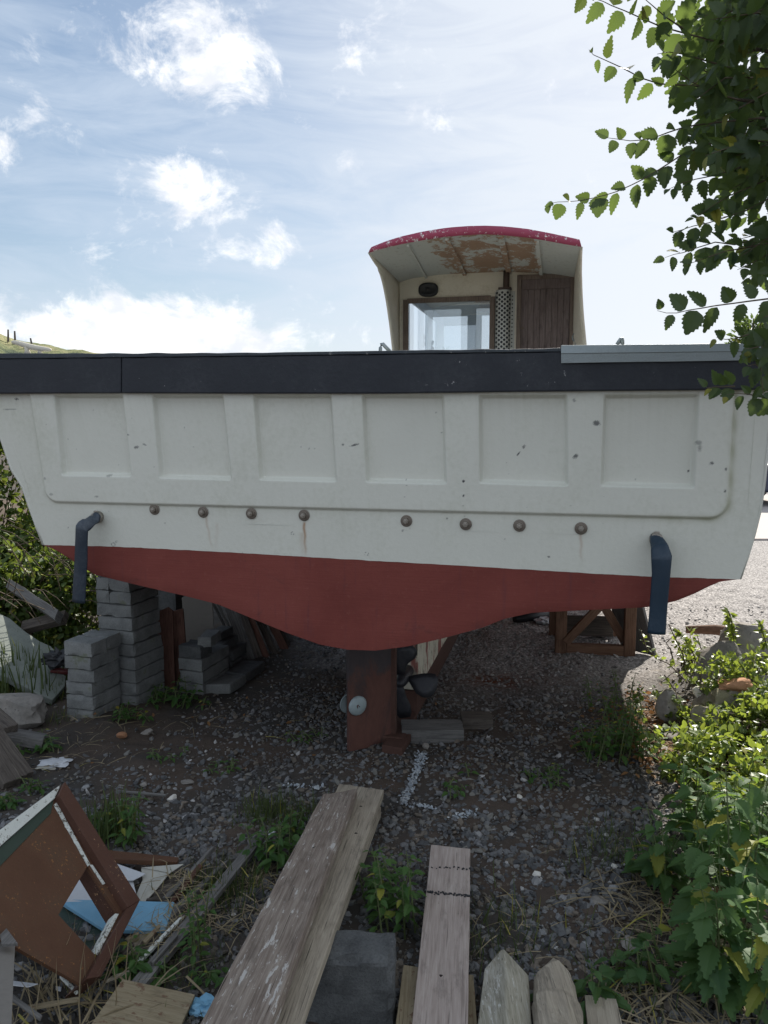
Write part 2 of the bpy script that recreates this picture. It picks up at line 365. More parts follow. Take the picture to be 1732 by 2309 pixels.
M['bronze'] = paintm('propeller_bronze', (.035, .036, .042), .5, .3, (.10, .09, .08), .4, .5, .5, .4)
M['zinc'] = paintm('anode_zinc', (.32, .38, .39), .6, .15, (.22, .24, .24), .4, .4, .4, .2)
M['dirtyblack'] = plain('black_plastic', (.02, .021, .024), .5)
M['darkpipe'] = plain('exhaust_pipe', (.09, .065, .055), .6, .5)
M['guard'] = paintm('galvanised_guard', (.46, .46, .43), .5, .15, (.25, .2, .12), .5, .2, .4, .3)
M['hull2'] = M['white_hull']
mt, t, b = material('glass'); b.inputs['Base Color'].default_value = (.72, .82, .88, 1); b.inputs['Transmission Weight'].default_value = 1
b.inputs['Roughness'].default_value = .03; b.inputs['IOR'].default_value = 1.45; b.inputs['Alpha'].default_value = .45; M['glass'] = mt
# keel: peeling white over red and wood
mt, t, b = material('keel_peeling'); v = t.coord('Object', (1, 3, .8)); n1 = t.noise(v, 7, 8, .75, .8); n2 = t.noise(v, 3, 4, .6, .4)
c = t.ramp(n1, [(.40, (.10, .08, .065)), (.46, (.60, .56, .44)), (.60, (.58, .55, .46))]); c = t.mix(t.step(n2, .52, .58), c, (.27, .10, .08))
t.put(b.inputs['Base Color'], c); b.inputs['Roughness'].default_value = .9; t.put(b.inputs['Normal'], t.bump(n1, .6, .01)); M['keel'] = mt
# roof lining: grey paint peeled to brown ply
mt, t, b = material('roof_underside'); v = t.coord('Object', (1, .7, 1)); n1 = t.noise(v, 4.5, 9, .72, .5); n2 = t.noise(v, 22, 6, .7, .3); n3 = t.noise(v, 1.3, 2, .5)
sx = t.n('ShaderNodeSeparateXYZ'); t.l(t.coord('Object'), sx.inputs[0])
mid_ = t.math('MULTIPLY', t.step(sx.outputs[0], -.62, -.35), t.step(sx.outputs[0], .78, .55))
f = t.math('ADD', t.math('ADD', t.math('MULTIPLY', n1, .75), t.math('MULTIPLY', n2, .35)), t.math('MULTIPLY', mid_, .24))
mask = t.step(f, .735, .785); c = t.mix(mask, t.mix(n2, (.40, .40, .37), (.56, .56, .51)), t.mix(n2, (.26, .15, .09), (.37, .24, .155)))
c = t.mix(t.math('MULTIPLY', t.step(n2, .56, .66), .5), c, (.2, .16, .12))
t.put(b.inputs['Base Color'], c); b.inputs['Roughness'].default_value = .85; t.put(b.inputs['Normal'], t.bump(f, .4, .01)); M['roofunder'] = mt
M['doorwood'] = wood('door_wood', (.06, .046, .044), (.14, .108, .102), (.22, .175, .165), grain=.7, upright=True)
M['framewood'] = wood('frame_wood', (.07, .05, .042), (.15, .115, .095), (.22, .17, .14), grain=.5, upright=True)
M['timber'] = wood('weathered_plank', (.08, .062, .050), (.20, .16, .132), (.33, .285, .24), (.50, .48, .45), .29)
M['timber2'] = wood('weathered_plank_grey', (.12, .105, .085), (.30, .26, .205), (.44, .39, .31))
M['timber3'] = wood('planed_board', (.17, .135, .115), (.33, .275, .245), (.45, .39, .35), grain=.5)
M['oldgrey'] = wood('old_grey_timber', (.05, .048, .046), (.125, .12, .115), (.21, .205, .195))
M['olddark'] = wood('old_dark_timber', (.03, .026, .024), (.085, .072, .062), (.15, .13, .11))
M['redbrown'] = wood('red_brown_board', (.05, .026, .02), (.13, .065, .048), (.19, .10, .075))
M['stand'] = wood('stand_timber', (.055, .03, .02), (.15, .085, .055), (.24, .14, .095), grain=.7)
M['paletimber'] = wood('pale_post', (.14, .13, .09), (.30, .28, .22), (.43, .41, .35), (.55, .54, .50), .26)
M['ply'] = wood('plywood', (.15, .115, .07), (.24, .195, .125), (.31, .265, .18), grain=.3, spots=(.16, .10, .065))
M['greyply'] = paintm('grey_sheet', (.20, .185, .165), .8, .15, (.12, .11, .1), .5, .3)
M['orange'] = paintm('orange_brown_paint', (.098, .046, .025), .65, .42, (.075, .048, .03), 1.0, .3, .3, chips=(.26, .12, .04), chipamt=.25, scale=2.5)
M['orange2'] = paintm('brown_edge_paint', (.085, .038, .025), .65, .4, (.06, .035, .028), 1.0, .4, .3, chips=(.5, .3, .16), chipamt=.2, scale=2.5)
M['dgreen'] = paintm('dark_green_paint', (.035, .055, .042), .6, .3, (.05, .05, .04), .4, .3, .3)
M['whitepaint'] = paintm('flaking_white', (.58, .60, .56), .7, .1, (.3, .3, .26), .5, .5, .3, chips=(.13, .115, .09), chipamt=.55, scale=2)
M['paper'] = paintm('white_sheet', (.55, .57, .60), .7, .1, (.35, .35, .33), .4, .3)
M['paper2'] = paintm('cream_sheet', (.44, .43, .38), .7, .1, (.30, .26, .2), .5, .3)
M['blue'] = paintm('blue_paint', (.17, .37, .53), .6, .12, (.35, .45, .50), .35, .35, .3, chips=(.30, .30, .28), chipamt=.1, scale=3)
M['block'] = conc('concrete_block', (.135, .14, .138), (.30, .308, .30), (.13, .145, .09), .4)
M['blockdark'] = conc('dark_concrete', (.055, .058, .06), (.17, .175, .175), None, .3)
M['slab'] = conc('concrete_slab', (.18, .20, .18), (.28, .305, .275), (.2, .23, .14), .3, .6, .9, .4)
M['rock'] = conc('rock', (.18, .17, .155), (.36, .33, .30), (.24, .22, .12), .4, .25, .9, 1.0)
M['rockwarm'] = conc('rock_warm', (.34, .17, .09), (.5, .28, .17), None, .4, .25, .9, .8)
M['rockwhite'] = conc('rock_white', (.6, .58, .53), (.75, .73, .68), None, .4, .4, .9, .5)
M['bark'] = wood('bark', (.035, .028, .022), (.09, .072, .055), (.15, .125, .10), grain=1.4)
M['twig'] = plain('twig_bark', (.10, .075, .05), .8)
M['stem'] = plain('green_stem', (.10, .13, .05), .7)
M['leaf'] = leafm('tree_leaf', (.030, .058, .026), (.052, .088, .034), (.18, .26, .055), .45, .4, .40)
M['weedleaf'] = leafm('weed_leaf', (.045, .11, .03), (.08, .16, .04), (.20, .34, .05), .55, .3, .35)
M['nettle'] = leafm('nettle_leaf', (.050, .115, .045), (.095, .18, .06), (.24, .38, .06), .55, .3, .42)
M['ivy'] = leafm('bramble_leaf', (.08, .14, .035), (.17, .23, .06), (.42, .52, .07), .38, .5, .42)
M['hedge'] = leafm('hedge_leaf', (.045, .085, .022), (.10, .15, .035), (.26, .34, .05), .5, .4, .35)
M['dryleaf'] = leafm('dry_leaf', (.20, .10, .05), (.32, .18, .08), (.4, .2, .08), .7, .2, .25)
M['grass'] = leafm('grass_blade', (.055, .085, .03), (.11, .14, .05), (.15, .2, .05), .6, .3, .3)
M['straw'] = leafm('straw', (.26, .21, .13), (.42, .35, .23), (.3, .24, .12), .8, .2, .2)

# ================================================================ SETTING: ground, hill, road
def sstep(a, b, x):
    t = np.clip((x - a) / (b - a), 0, 1); return t * t * (3 - 2 * t)
def gz(x, y):
    x = np.asarray(x, float); y = np.asarray(y, float)
    n = .012 * np.sin(x * 3.1 + y * 1.7) + .010 * np.sin(x * 7.3 - y * 4.1 + 1) + .006 * np.sin(x * 13 + y * 11)
    near = 1 - sstep(6, 12, y)
    bank = .95 * sstep(2.35, 4.2, -x - .12 * (y - 4.5)) * sstep(4.3, 6.2, y)
    rb = .16 * sstep(1.75, 2.5, x) * (1 - sstep(5.0, 6.2, y))
    pile = .10 * sstep(.9, .2, y)
    return n * near + bank + rb + pile
def gp(uv, lift=0.0):
    p = onZ(uv, 0)
    for _ in range(6): p = onZ(uv, float(gz(p.x, p.y)))
    p.z += lift; return p
def axisvals(rng, fine):
    a = [0.0]
    while a[-1] < rng:
        a.append(a[-1] + max(fine, (a[-1] - 4.5) * .12 if a[-1] > 4.5 else fine))
    a = np.array(a); return np.concatenate([-a[:0:-1], a])
gx = axisvals(700, .05); gy = axisvals(700, .05) + 4.5
X, Y = np.meshgrid(gx, gy); Z = gz(X, Y) + .006 * RNG.standard_normal(X.shape) * (np.hypot(X, Y - 4) < 6)
nx, ny = len(gx), len(gy); idx = np.arange(nx * ny).reshape(ny, nx)
qf = np.stack([idx[:-1, :-1], idx[:-1, 1:], idx[1:, 1:], idx[1:, :-1]], -1).reshape(-1, 4)
mt, t, b = material('gravel_ground'); v = t.coord('Object')
n1 = t.noise(v, 1.1, 5, .6, .3); n2 = t.noise(v, 12, 6, .7); vo = t.vor(v, 55); vo2 = t.vor(v, 95)
sx = t.n('ShaderNodeSeparateXYZ'); t.l(v, sx.inputs[0])
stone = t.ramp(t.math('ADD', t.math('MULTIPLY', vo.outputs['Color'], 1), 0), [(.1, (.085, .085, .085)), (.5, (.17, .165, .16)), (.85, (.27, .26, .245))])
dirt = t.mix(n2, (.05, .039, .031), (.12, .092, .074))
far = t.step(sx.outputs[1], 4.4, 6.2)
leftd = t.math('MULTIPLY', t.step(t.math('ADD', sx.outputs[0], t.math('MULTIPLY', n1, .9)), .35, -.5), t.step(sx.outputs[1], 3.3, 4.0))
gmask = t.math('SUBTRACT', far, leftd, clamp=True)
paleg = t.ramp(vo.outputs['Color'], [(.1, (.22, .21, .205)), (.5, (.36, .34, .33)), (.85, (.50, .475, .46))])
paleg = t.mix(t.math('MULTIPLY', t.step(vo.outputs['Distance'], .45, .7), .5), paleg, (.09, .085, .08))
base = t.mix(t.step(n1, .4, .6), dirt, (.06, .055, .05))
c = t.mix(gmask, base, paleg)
# rust-red stain on the gravel by the keel
pr = onZ(P7(1500, 470), 0); pr2 = onZ(K5(820, 285), 0)
def gauss(px, py, rx, ry, k=1):
    a = t.math('DIVIDE', t.math('SUBTRACT', sx.outputs[0], px), rx); b2 = t.math('DIVIDE', t.math('SUBTRACT', sx.outputs[1], py), ry)
    return t.math('MULTIPLY', t.math('EXPONENT', t.math('MULTIPLY', t.math('ADD', t.math('POWER', a, 2), t.math('POWER', b2, 2)), -1)), k)
c = t.mix(t.math('MULTIPLY', gauss(pr2.x, pr2.y, .28, .14), t.step(n2, .35, .6)), c, (.13, .045, .022))
t.put(b.inputs['Base Color'], c); b.inputs['Roughness'].default_value = .95; b.inputs['Specular IOR Level'].default_value = .2
hh = t.math('ADD', t.math('MULTIPLY', vo.outputs['Distance'], -12), t.math('ADD', t.math('MULTIPLY', vo2.outputs['Distance'], -6), n2))
clod = t.math('ADD', t.math('MULTIPLY', t.noise(v, 30, 8, .75), 1.2), t.math('MULTIPLY', t.noise(v, 6, 4, .6), .8)); hmix = t.n('ShaderNodeMix', data_type='FLOAT'); t.put(hmix.inputs[0], gmask); t.put(hmix.inputs[2], clod); t.put(hmix.inputs[3], t.math('MULTIPLY', hh, .12))
t.put(b.inputs['Normal'], t.bump(hmix.outputs[0], .6, .014)); M['ground'] = mt
g = link('ground', newmesh('ground', np.stack([X, Y, Z], -1).reshape(-1, 3), qf, M['ground'], True)); tag(g, kind='structure', label='dark gravel and dirt yard ground', cat='ground')

# pale concrete apron and road beyond the yard
mt, t, b = material('apron'); v = t.coord('Object'); n1 = t.noise(v, .8, 5, .6); n2 = t.noise(v, 25, 4, .6)
t.put(b.inputs['Base Color'], t.mix(t.math('ADD', t.math('MULTIPLY', n1, .6), t.math('MULTIPLY', n2, .4)), (.34, .30, .28), (.47, .43, .40))); b.inputs['Roughness'].default_value = .9
ya = onZ(R8(600, 725)).y; yb = onZ(R8(600, 415)).y
mb = MB().add([(-2, ya, .03), (60, ya - .4, .03), (60, yb + 14, .05), (-2, yb + 14, .05), (-2, ya, -.02), (60, ya - .4, -.02)], [(0, 1, 2, 3), (0, 4, 5, 1)])
tag(mb.build('pavement', mt), 'pale concrete apron beyond the gravel', 'pavement', kind='structure')
mt, t, b = material('asphalt'); v = t.coord('Object'); t.put(b.inputs['Base Color'], t.mix(t.noise(v, 12, 5, .7), (.045, .045, .048), (.085, .085, .088))); b.inputs['Roughness'].default_value = .9
mb = MB().add([(-40, yb + 14.01, .034), (80, yb + 14.01, .034), (80, yb + 21, .034), (-40, yb + 21, .034)], [(0, 1, 2, 3)])
tag(mb.build('road', mt), 'grey asphalt road far behind the yard', 'road', kind='structure')
# hill at the far left
hp = [H6(p, q) for p, q in [(-900, 60), (-300, 280), (0, 368), (60, 415), (150, 455), (350, 490), (640, 512), (760, 530), (880, 562), (1000, 618), (1290, 632), (1700, 650), (3000, 760), (6000, 900)]]
rows = [[], [], [], [], []]
for uv in hp:
    p = onY(uv, 46); xx = p.x; zz = p.z
    for r_, (yy, k) in enumerate([(20, 0), (30, .25), (39, .72), (46, 1.0), (62, .9)]):
        s_ = yy / 46
        rows[r_].append((xx * (s_ if yy <= 46 else 1.0), yy, (zz if yy >= 46 else (1.8 + (zz - 1.8) * s_) * k - .2 * (1 - k)) * (1 if yy <= 46 else k)))
fr = []
for i in range(len(rows) - 1):
    for k in range(6): fr.append([tuple(Vector(a).lerp(Vector(b_), k / 6)) for a, b_ in zip(rows[i], rows[i + 1])])
fr.append(rows[-1]); fr2 = []
for row in fr:
    o_ = []
    for j in range(len(row) - 1):
        for k in range(5):
            p = Vector(row[j]).lerp(Vector(row[j + 1]), k / 5); p.z += .35 * fbm(p.x * .35, p.y * .35) * min(1, max(0, p.z)); o_.append(p)
    o_.append(Vector(row[-1])); fr2.append(o_)
mt, t, b = material('hillside'); v = t.coord('Object'); n1 = t.noise(v, .35, 6, .65, .4); n2 = t.noise(v, 3, 5, .7)
c = t.ramp(t.math('ADD', t.math('MULTIPLY', n1, .7), t.math('MULTIPLY', n2, .35)), [(.40, (.03, .05, .025)), (.5, (.13, .15, .06)), (.62, (.28, .26, .13))]); t.put(b.inputs['Base Color'], c); b.inputs['Roughness'].default_value = 1
t.put(b.inputs['Normal'], t.bump(n2, .8, .3))
tag(MB().grid(fr2).build('hill', mt, None, True), 'grassy hillside far off on the left', 'hill', kind='structure')
for i, (a, b_, lab) in enumerate([((122, 285), (124, 470), 'tallest thin dark post on the hilltop, leftmost of three'), ((220, 308), (228, 480), 'thin upright dark post on the hilltop, middle of three'), ((457, 415), (487, 560), 'short tilted dark post on the hilltop, rightmost of three')]):
    p, q = onY(H6(*a), 45.5), onY(H6(*b_), 45.5)
    tag(MB().tube([q, p.lerp(q, .5), p], [.06, .055, .045], 7).build('fence_post', M['olddark']), lab, 'fence post', 'posts on the hilltop')

# gravel stones
def ico(lv):
    import bmesh
    bm = bmesh.new(); bmesh.ops.create_icosphere(bm, subdivisions=lv, radius=1); v_ = np.array([x.co[:] for x in bm.verts]); f_ = np.array([[q.index for q in f.verts] for f in bm.faces]); bm.free(); return v_, f_
def scatter(pts, size, tmpl, flat=(.35, .75), tilt=.45):
    """stones: pts (n,3), size (n) -> verts, tris"""
    V0, F0 = tmpl; n = len(pts); nv = len(V0)
    var = [V0 * (1 + .22 * RNG.standard_normal((nv, 1))) * (1 + .0 * V0) for _ in range(14)]
    var = np.array(var)[RNG.integers(0, 14, n)]
    sc_ = np.stack([RNG.uniform(.8, 1.35, n), RNG.uniform(.6, 1.0, n), RNG.uniform(*flat, n)], -1) * size[:, None]
    v_ = var * sc_[:, None, :]
    tx = RNG.normal(0, tilt, n); ty = RNG.normal(0, tilt, n); tz = RNG.uniform(0, 6.283, n)
    cx_, sx_ = np.cos(tx), np.sin(tx); cy_, sy_ = np.cos(ty), np.sin(ty); cz, sz = np.cos(tz), np.sin(tz)
    x, y, z = v_[..., 0], v_[..., 1], v_[..., 2]
    y, z = y * cx_[:, None] - z * sx_[:, None], y * sx_[:, None] + z * cx_[:, None]
    x, z = x * cy_[:, None] + z * sy_[:, None], -x * sy_[:, None] + z * cy_[:, None]
    x, y = x * cz[:, None] - y * sz[:, None], x * sz[:, None] + y * cz[:, None]
    v_ = np.stack([x, y, z], -1) + pts[:, None, :]
    return v_.reshape(-1, 3), (F0[None] + (np.arange(n) * nv)[:, None, None]).reshape(-1, 3)
def stone_material(name, ramp_, warmx=True):
    mt, t, b = material(name); geo = t.n('ShaderNodeNewGeometry'); v = t.coord('Object')
    c = t.ramp(geo.outputs['Random Per Island'], ramp_, 'CONSTANT'); n = t.noise(v, 90, 5, .7)
    c = t.mix(t.math('MULTIPLY', n, .55), c, (.03, .03, .03)); dst = t.noise(v, 1.3, 4, .6, .5)
    c = t.mix(t.math('MULTIPLY', t.step(dst, .5, .68), .5), c, (.075, .06, .048))
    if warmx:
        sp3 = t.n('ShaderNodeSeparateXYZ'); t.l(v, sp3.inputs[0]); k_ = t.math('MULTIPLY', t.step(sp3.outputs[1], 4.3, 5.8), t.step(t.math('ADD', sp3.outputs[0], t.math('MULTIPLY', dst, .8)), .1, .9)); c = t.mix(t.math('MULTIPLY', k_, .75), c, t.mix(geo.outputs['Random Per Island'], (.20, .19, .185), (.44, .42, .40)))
    t.put(b.inputs['Base Color'], c); b.inputs['Roughness'].default_value = .72; b.inputs['Specular IOR Level'].default_value = .35
    t.put(b.inputs['Normal'], t.bump(n, .5, .003)); return mt
GR = [(0, (.105, .108, .112)), (.16, (.145, .147, .15)), (.34, (.19, .192, .195)), (.50, (.08, .082, .086)), (.62, (.22, .213, .195)), (.74, (.165, .142, .115)), (.84, (.23, .232, .24)), (.915, (.21, .175, .14)), (.965, (.33, .33, .33)), (.992, (.55, .54, .53))]
M['stones'] = stone_material('pebbles', GR)
def field(y0, y1, sp, smin, smax, keep, half=.56, extra=.75):
    P_ = []
    y = y0
    xs = []
    ys = np.arange(y0, y1, sp)
    for yy in ys:
        x_ = np.arange(-half * yy - extra, half * yy + extra, sp); xs.append(np.stack([x_, np.full(len(x_), yy)], -1))
    q = np.concatenate(xs); q += RNG.uniform(-.5, .5, q.shape) * sp * 1.1
    k = keep(q[:, 0], q[:, 1]); q = q[RNG.random(len(q)) < k]
    s_ = smin + (smax - smin) * RNG.random(len(q)) ** 2.8
    z_ = gz(q[:, 0], q[:, 1]) + s_ * .12 - .001
    return np.concatenate([q, z_[:, None]], 1), s_
def keepf(x, y):
    n = .5 + .5 * np.sin(x * 2.3 + 1.1 * np.sin(y * 1.9)) * np.sin(y * 2.7 + x)
    left = sstep(-.3, -1.2, x + .25 * n) * sstep(3.3, 4.2, y)
    dirtl = sstep(-.5, -1.3, x) * sstep(3.4, 2.2, y) * .5
    right = sstep(1.3, 1.9, x)
    return np.clip(1 - .88 * left - dirtl - .75 * right - .12 * n, .05, 1)
V_, F_ = [], []
off = 0
for (y0, y1, sp, a, b_, lv) in [(1.6, 3.4, .0175, .005, .021, 2), (3.4, 5.0, .0215, .0055, .021, 1), (5.0, 7.6, .036, .008, .020, 1)]:
    pts, ss = field(y0, y1, sp, a, b_, keepf); v_, f_ = scatter(pts, ss, ico(lv)); V_.append(v_); F_.append(f_ + off); off += len(v_)
o = link('gravel', newmesh('gravel', np.concatenate(V_), np.concatenate(F_), M['stones'], False)); tag(o, 'dark slaty gravel stones covering the yard', 'gravel', kind='stuff')
# whitish paint sprayed in lines over the gravel
def paintline(pts, wd, dens):
    P_, S_ = [], []
    for a, b_ in zip(pts[:-1], pts[1:]):
        a, b_ = gp(a), gp(b_); n = int((b_ - a).length * dens)
        for _ in range(n):
            q = a.lerp(b_, random.random()); q.x += random.gauss(0, wd * .36); q.y += random.gauss(0, wd * .3); q.z = float(gz(q.x, q.y)) + random.uniform(.008, .022); P_.append(q[:]); S_.append(random.uniform(.003, .009))
    return np.array(P_), np.array(S_)
M['spray'] = stone_material('painted_pebbles', [(0, (.52, .58, .64)), (.3, (.14, .15, .16)), (.5, (.42, .48, .54)), (.8, (.62, .66, .68))], False)
pl = [paintline([K5(465, 665), K5(440, 740), K5(415, 800), K5(370, 905)], .035, 900), paintline([K5(370, 905), K5(440, 925), K5(525, 935)], .03, 330), paintline([K5(610, 980), K5(700, 960), K5(730, 950)], .05, 420), paintline([DD(615, 1702), DD(660, 1703), DD(695, 1708)], .03, 260)]
pts = np.concatenate([a for a, _ in pl]); ss = np.concatenate([b_ for _, b_ in pl]); v_, f_ = scatter(pts, ss, ico(1))
tag(link('painted_line', newmesh('painted_line', v_, f_, M['spray'], False)), 'white sprayed line over the gravel behind the rudder', 'line marking', kind='structure')

# ================================================================ THE BOAT
boat = empty('boat', BO, -PSI, 'white workboat with red bottom and black rubbing band, stern towards us', 'boat')
def D0(u, v, L=0.0): return onL(DD(u, v), L)
leftE = [D0(*p) for p in [(-47, 800), (-32, 850), (0, 943), (26, 1019), (44, 1040), (66, 1105), (93, 1177)]]
rightE = [D0(*p) for p in [(1679, 790), (1672, 850), (1661, 950), (1649, 1059), (1641.7, 1105), (1624, 1176), (1598, 1251)]]
water = [D0(*p) for p in [(93, 1177), (260, 1181), (440, 1190), (700, 1205), (1000, 1222), (1300, 1240), (1450, 1247), (1598, 1251)]]
_w = []
for a, b_ in zip(water[:-1], water[1:]):
    for k in range(24): _q = a.lerp(b_, k / 24); _q.z += .0022 * mnoise.noise(Vector((_q.x * 14, 0, 0))) + .0012 * mnoise.noise(Vector((_q.x * 60, 3, 0))); _w.append(_q)
water = [water[0]] + _w[1:] + [water[-1]]
bott = [D0(*p) for p in [(93, 1177), (108, 1183), (125, 1192), (150, 1208), (175, 1225), (205, 1242), (290, 1263), (400, 1288), (470, 1306), (540, 1335), (620, 1368), (690, 1393), (750, 1404), (810, 1406), (880, 1397), (950, 1381), (1040, 1357), (1090, 1337), (1150, 1324), (1300, 1317), (1400, 1312), (1460, 1299), (1500, 1283), (1530, 1268), (1556, 1257), (1598, 1251)]]
def interp(poly, key, val, axis):     # value of coordinate `axis` where coordinate key = val along a monotone polyline
    ks = np.array([p[key] for p in poly]); vs = np.array([p[axis] for p in poly]); o_ = np.argsort(ks); return np.interp(val, ks[o_], vs[o_])
# transom skin as a fine relief
NC, NR = 900, 236
wt = np.linspace(0, 1, NR); lz = np.array([p.z for p in leftE]); ls = np.array([p.x for p in leftE]); rz_ = np.array([p.z for p in rightE]); rs = np.array([p.x for p in rightE])
def edge_at(zs, ss, w_):
    z_ = zs[-1] + (zs[0] - zs[-1]) * w_; o_ = np.argsort(zs); return np.interp(z_, zs[o_], ss[o_]), z_
eL, zL = edge_at(lz, ls, wt); eR, zR = edge_at(rz_, rs, wt)
tt = np.linspace(0, 1, NC)
S = eL[:, None] * (1 - tt) + eR[:, None] * tt
s_bot = eL[0] * (1 - tt) + eR[0] * tt
ws = np.array([p.x for p in water]); wz = np.array([p.z for p in water])
zb = np.interp(s_bot, ws, wz); ztop = lz[0] * (1 - tt) + rz_[0] * tt
Zt = zb[None, :] * (1 - wt[:, None]) + ztop[None, :] * wt[:, None]
def sdpoly(px, py, poly):
    d = np.full(px.shape, 1e9); inside = np.zeros(px.shape, bool); n = len(poly)
    for i in range(n):
        ax_, ay = poly[i]; bx, by = poly[(i + 1) % n]; ex_, ey_ = bx - ax_, by - ay
        h_ = np.clip(((px - ax_) * ex_ + (py - ay) * ey_) / (ex_ * ex_ + ey_ * ey_), 0, 1)
        d = np.minimum(d, np.hypot(px - ax_ - h_ * ex_, py - ay - h_ * ey_))
        c_ = ((ay > py) != (by > py)) & (px < (bx - ax_) * (py - ay) / (by - ay + 1e-12) + ax_); inside ^= c_
    return np.where(inside, -d, d)
def poly2(pts, shrink=0.0):
    q = [D0(*p) for p in pts]; q = [(a.x, a.z) for a in q]
    if shrink:
        cx_ = sum(a[0] for a in q) / len(q); cy_ = sum(a[1] for a in q) / len(q)
        q = [(a[0] + math.copysign(shrink, cx_ - a[0]), a[1] + math.copysign(shrink, cy_ - a[1])) for a in q]
    return q
rr = .075
pan = poly2([(48, 700), (101, 1083), (1570, 1119), (1594, 700)], rr); sdp = sdpoly(S, Zt, pan) - rr
Lh = -.016 * sstep(.010, -.006, sdp)
pockets = [[(120, 852), (137, 1027), (288, 1030), (270, 852)], [(330, 852), (347, 1033), (503, 1037), (486, 852)], [(548, 852), (562, 1037), (730, 1041), (719, 852)],
           [(782, 852), (792, 1042), (966, 1046), (961, 852)], [(1034, 852), (1035, 1044), (1228, 1050), (1227, 852)], [(1303, 852), (1296, 1050), (1499, 1055), (1511, 850)]]
for pk in pockets:
    q = sdpoly(S, Zt, poly2(pk, .012)) - .012; Lh += .031 * sstep(.001, -.018, q)
nzm = .0012 * np.sin(S * 5 + Zt * 3) + .0008 * np.sin(S * 13 - Zt * 9); Lh += nzm
verts = np.stack([S, Lh, Zt], -1).reshape(-1, 3); ix = np.arange(NR * NC).reshape(NR, NC)
qf = np.stack([ix[:-1, :-1], ix[:-1, 1:], ix[1:, 1:], ix[1:, :-1]], -1).reshape(-1, 4)
me = newmesh('transom', verts, qf, M['white_hull'], True)
rust = np.zeros(S.shape); mark = np.zeros(S.shape); grime = np.zeros(S.shape)
for (u0, v0, u1, v1, wd, k) in [(443, 1110, 458, 1185, .006, .35), (657, 1128, 660, 1200, .0065, .85), (1255, 1152, 1255, 1210, .006, .4), (652, 1150, 655, 1200, .012, .22), (470, 1130, 466, 1190, .01, .12)]:
    a, b_ = D0(u0, v0), D0(u1, v1); q = np.clip((a.z - Zt) / (a.z - b_.z), -.2, 1.2); sc_ = a.x + (b_.x - a.x) * q + .002 * np.sin(Zt * 90)
    rust = np.maximum(rust, k * np.exp(-((S - sc_) / wd) ** 2) * sstep(-.05, .05, q) * sstep(1.1, .8, q) * (1 - .55 * sstep(.1, 1, q)))
def mk(cu, cv, ru, rv, ang=0, k=.9, crop_=None):
    uv = crop_(cu, cv) if crop_ else DD(cu, cv); a = onL(uv, 0); dx_, dz_ = S - a.x, Zt - a.z; ca, sa = math.cos(ang), math.sin(ang)
    x_, z_ = dx_ * ca + dz_ * sa, -dx_ * sa + dz_ * ca; e = np.hypot(x_ / ru, z_ / rv) + .35 * np.sin(S * 700 + cu) * np.sin(Zt * 600)
    return k * sstep(1.15, .75, e)
for a in [(1288, 914, .014, .011, -.3, .8), (1119, 981, .004, .010, -.6, 1), (1243, 985, .012, .008, .6, .8), (1131, 965, .006, .008, 0, .7), (1002, 1039, .0055, .0055, 0, 1), (1002, 1070, .0055, .0055, 0, 1), (768, 961, .020, .004, .25, .9), (743, 960, .006, .005, 0, .8),
          (1508, 956, .012, .010, 0, .5), (1510, 968, .007, .014, 0, .5), (1536, 1000, .008, .006, 0, .8), (1488, 1018, .005, .005, 0, .9), (1566, 1013, .004, .007, 0, .8), (1565, 1060, .004, .007, 0, .8),
          (298, 966, .014, .006, .2, .7), (316, 960, .012, .004, -.3, .6), (238, 1027, .016, .006, .1, .45), (632, 1152, .010, .010, 0, .0), (36, 862, .012, .006, 0, .8), (22, 884, .04, .003, .02, .6), (280, 939, .01, .003, 0, .7),
          (213, 1072, .012, .004, 0, .5), (115, 1067, .011, .006, 0, .4), (101, 1033, .006, .007, 0, .4), (648, 965, .004, .004, 0, .5), (666, 969, .004, .004, 0, .6), (1003, 1115, .003, .003, 0, .5), (1185, 1203, .007, .004, -.5, .8), (1240, 865, .006, .008, .3, .5), (965, 1120, .004, .004, 0, .7), (870, 1146, .005, .006, 0, .5), (147, 1140, .003, .003, 0, .8)]:
    mark = np.maximum(mark, mk(*a))
for (u, v, r_) in [(632, 1152, .010), (245, 1176, .014), (792, 1196, .012), (252, 1170, .007)]:
    a = D0(u, v); d_ = np.hypot(S - a.x, (Zt - a.z) * 1.2); mark = np.maximum(mark, .8 * np.exp(-((d_ - r_ * .75) / .002) ** 2) * (np.sin(S * 400 + Zt * 310) > -.6))
for i in range(34):
    a = D0(60 + 1500 * RNG.random(), 870 + 330 * RNG.random()); mark = np.maximum(mark, (.25 + .4 * RNG.random()) * sstep(1.2, .6, np.hypot((S - a.x) / (.0018 + .003 * RNG.random()), (Zt - a.z) / (.0015 + .002 * RNG.random()))))
rightw = sstep(.9, 1.7, S)
grime = .55 * np.exp(-((sdp - .006) / .014) ** 2) * (.15 + .85 * rightw) * (.75 + .25 * np.sin(S * 40 + Zt * 55))
colr = np.interp(S[0], np.linspace(-2.2, 2.2, 260), RNG.random(260)); colf = np.interp(S[0], np.linspace(-2.2, 2.2, 900), RNG.random(900))
drip = (np.clip(colr * .6 + colf * .5 - .55, 0, 1))[None, :] * (.55 * np.exp(-(2.0 - Zt) / .16) * (Zt < 2.02) + .25 * np.exp(-np.abs(Zt - 1.42) / .12) * (Zt < 1.46)); grime += drip * .55
grime += .14 * sstep(-1.5, -2.0, S) * (.5 + .5 * np.sin(S * 9) * np.sin(Zt * 7)) + .06 * sstep(1.95, 2.08, Zt)
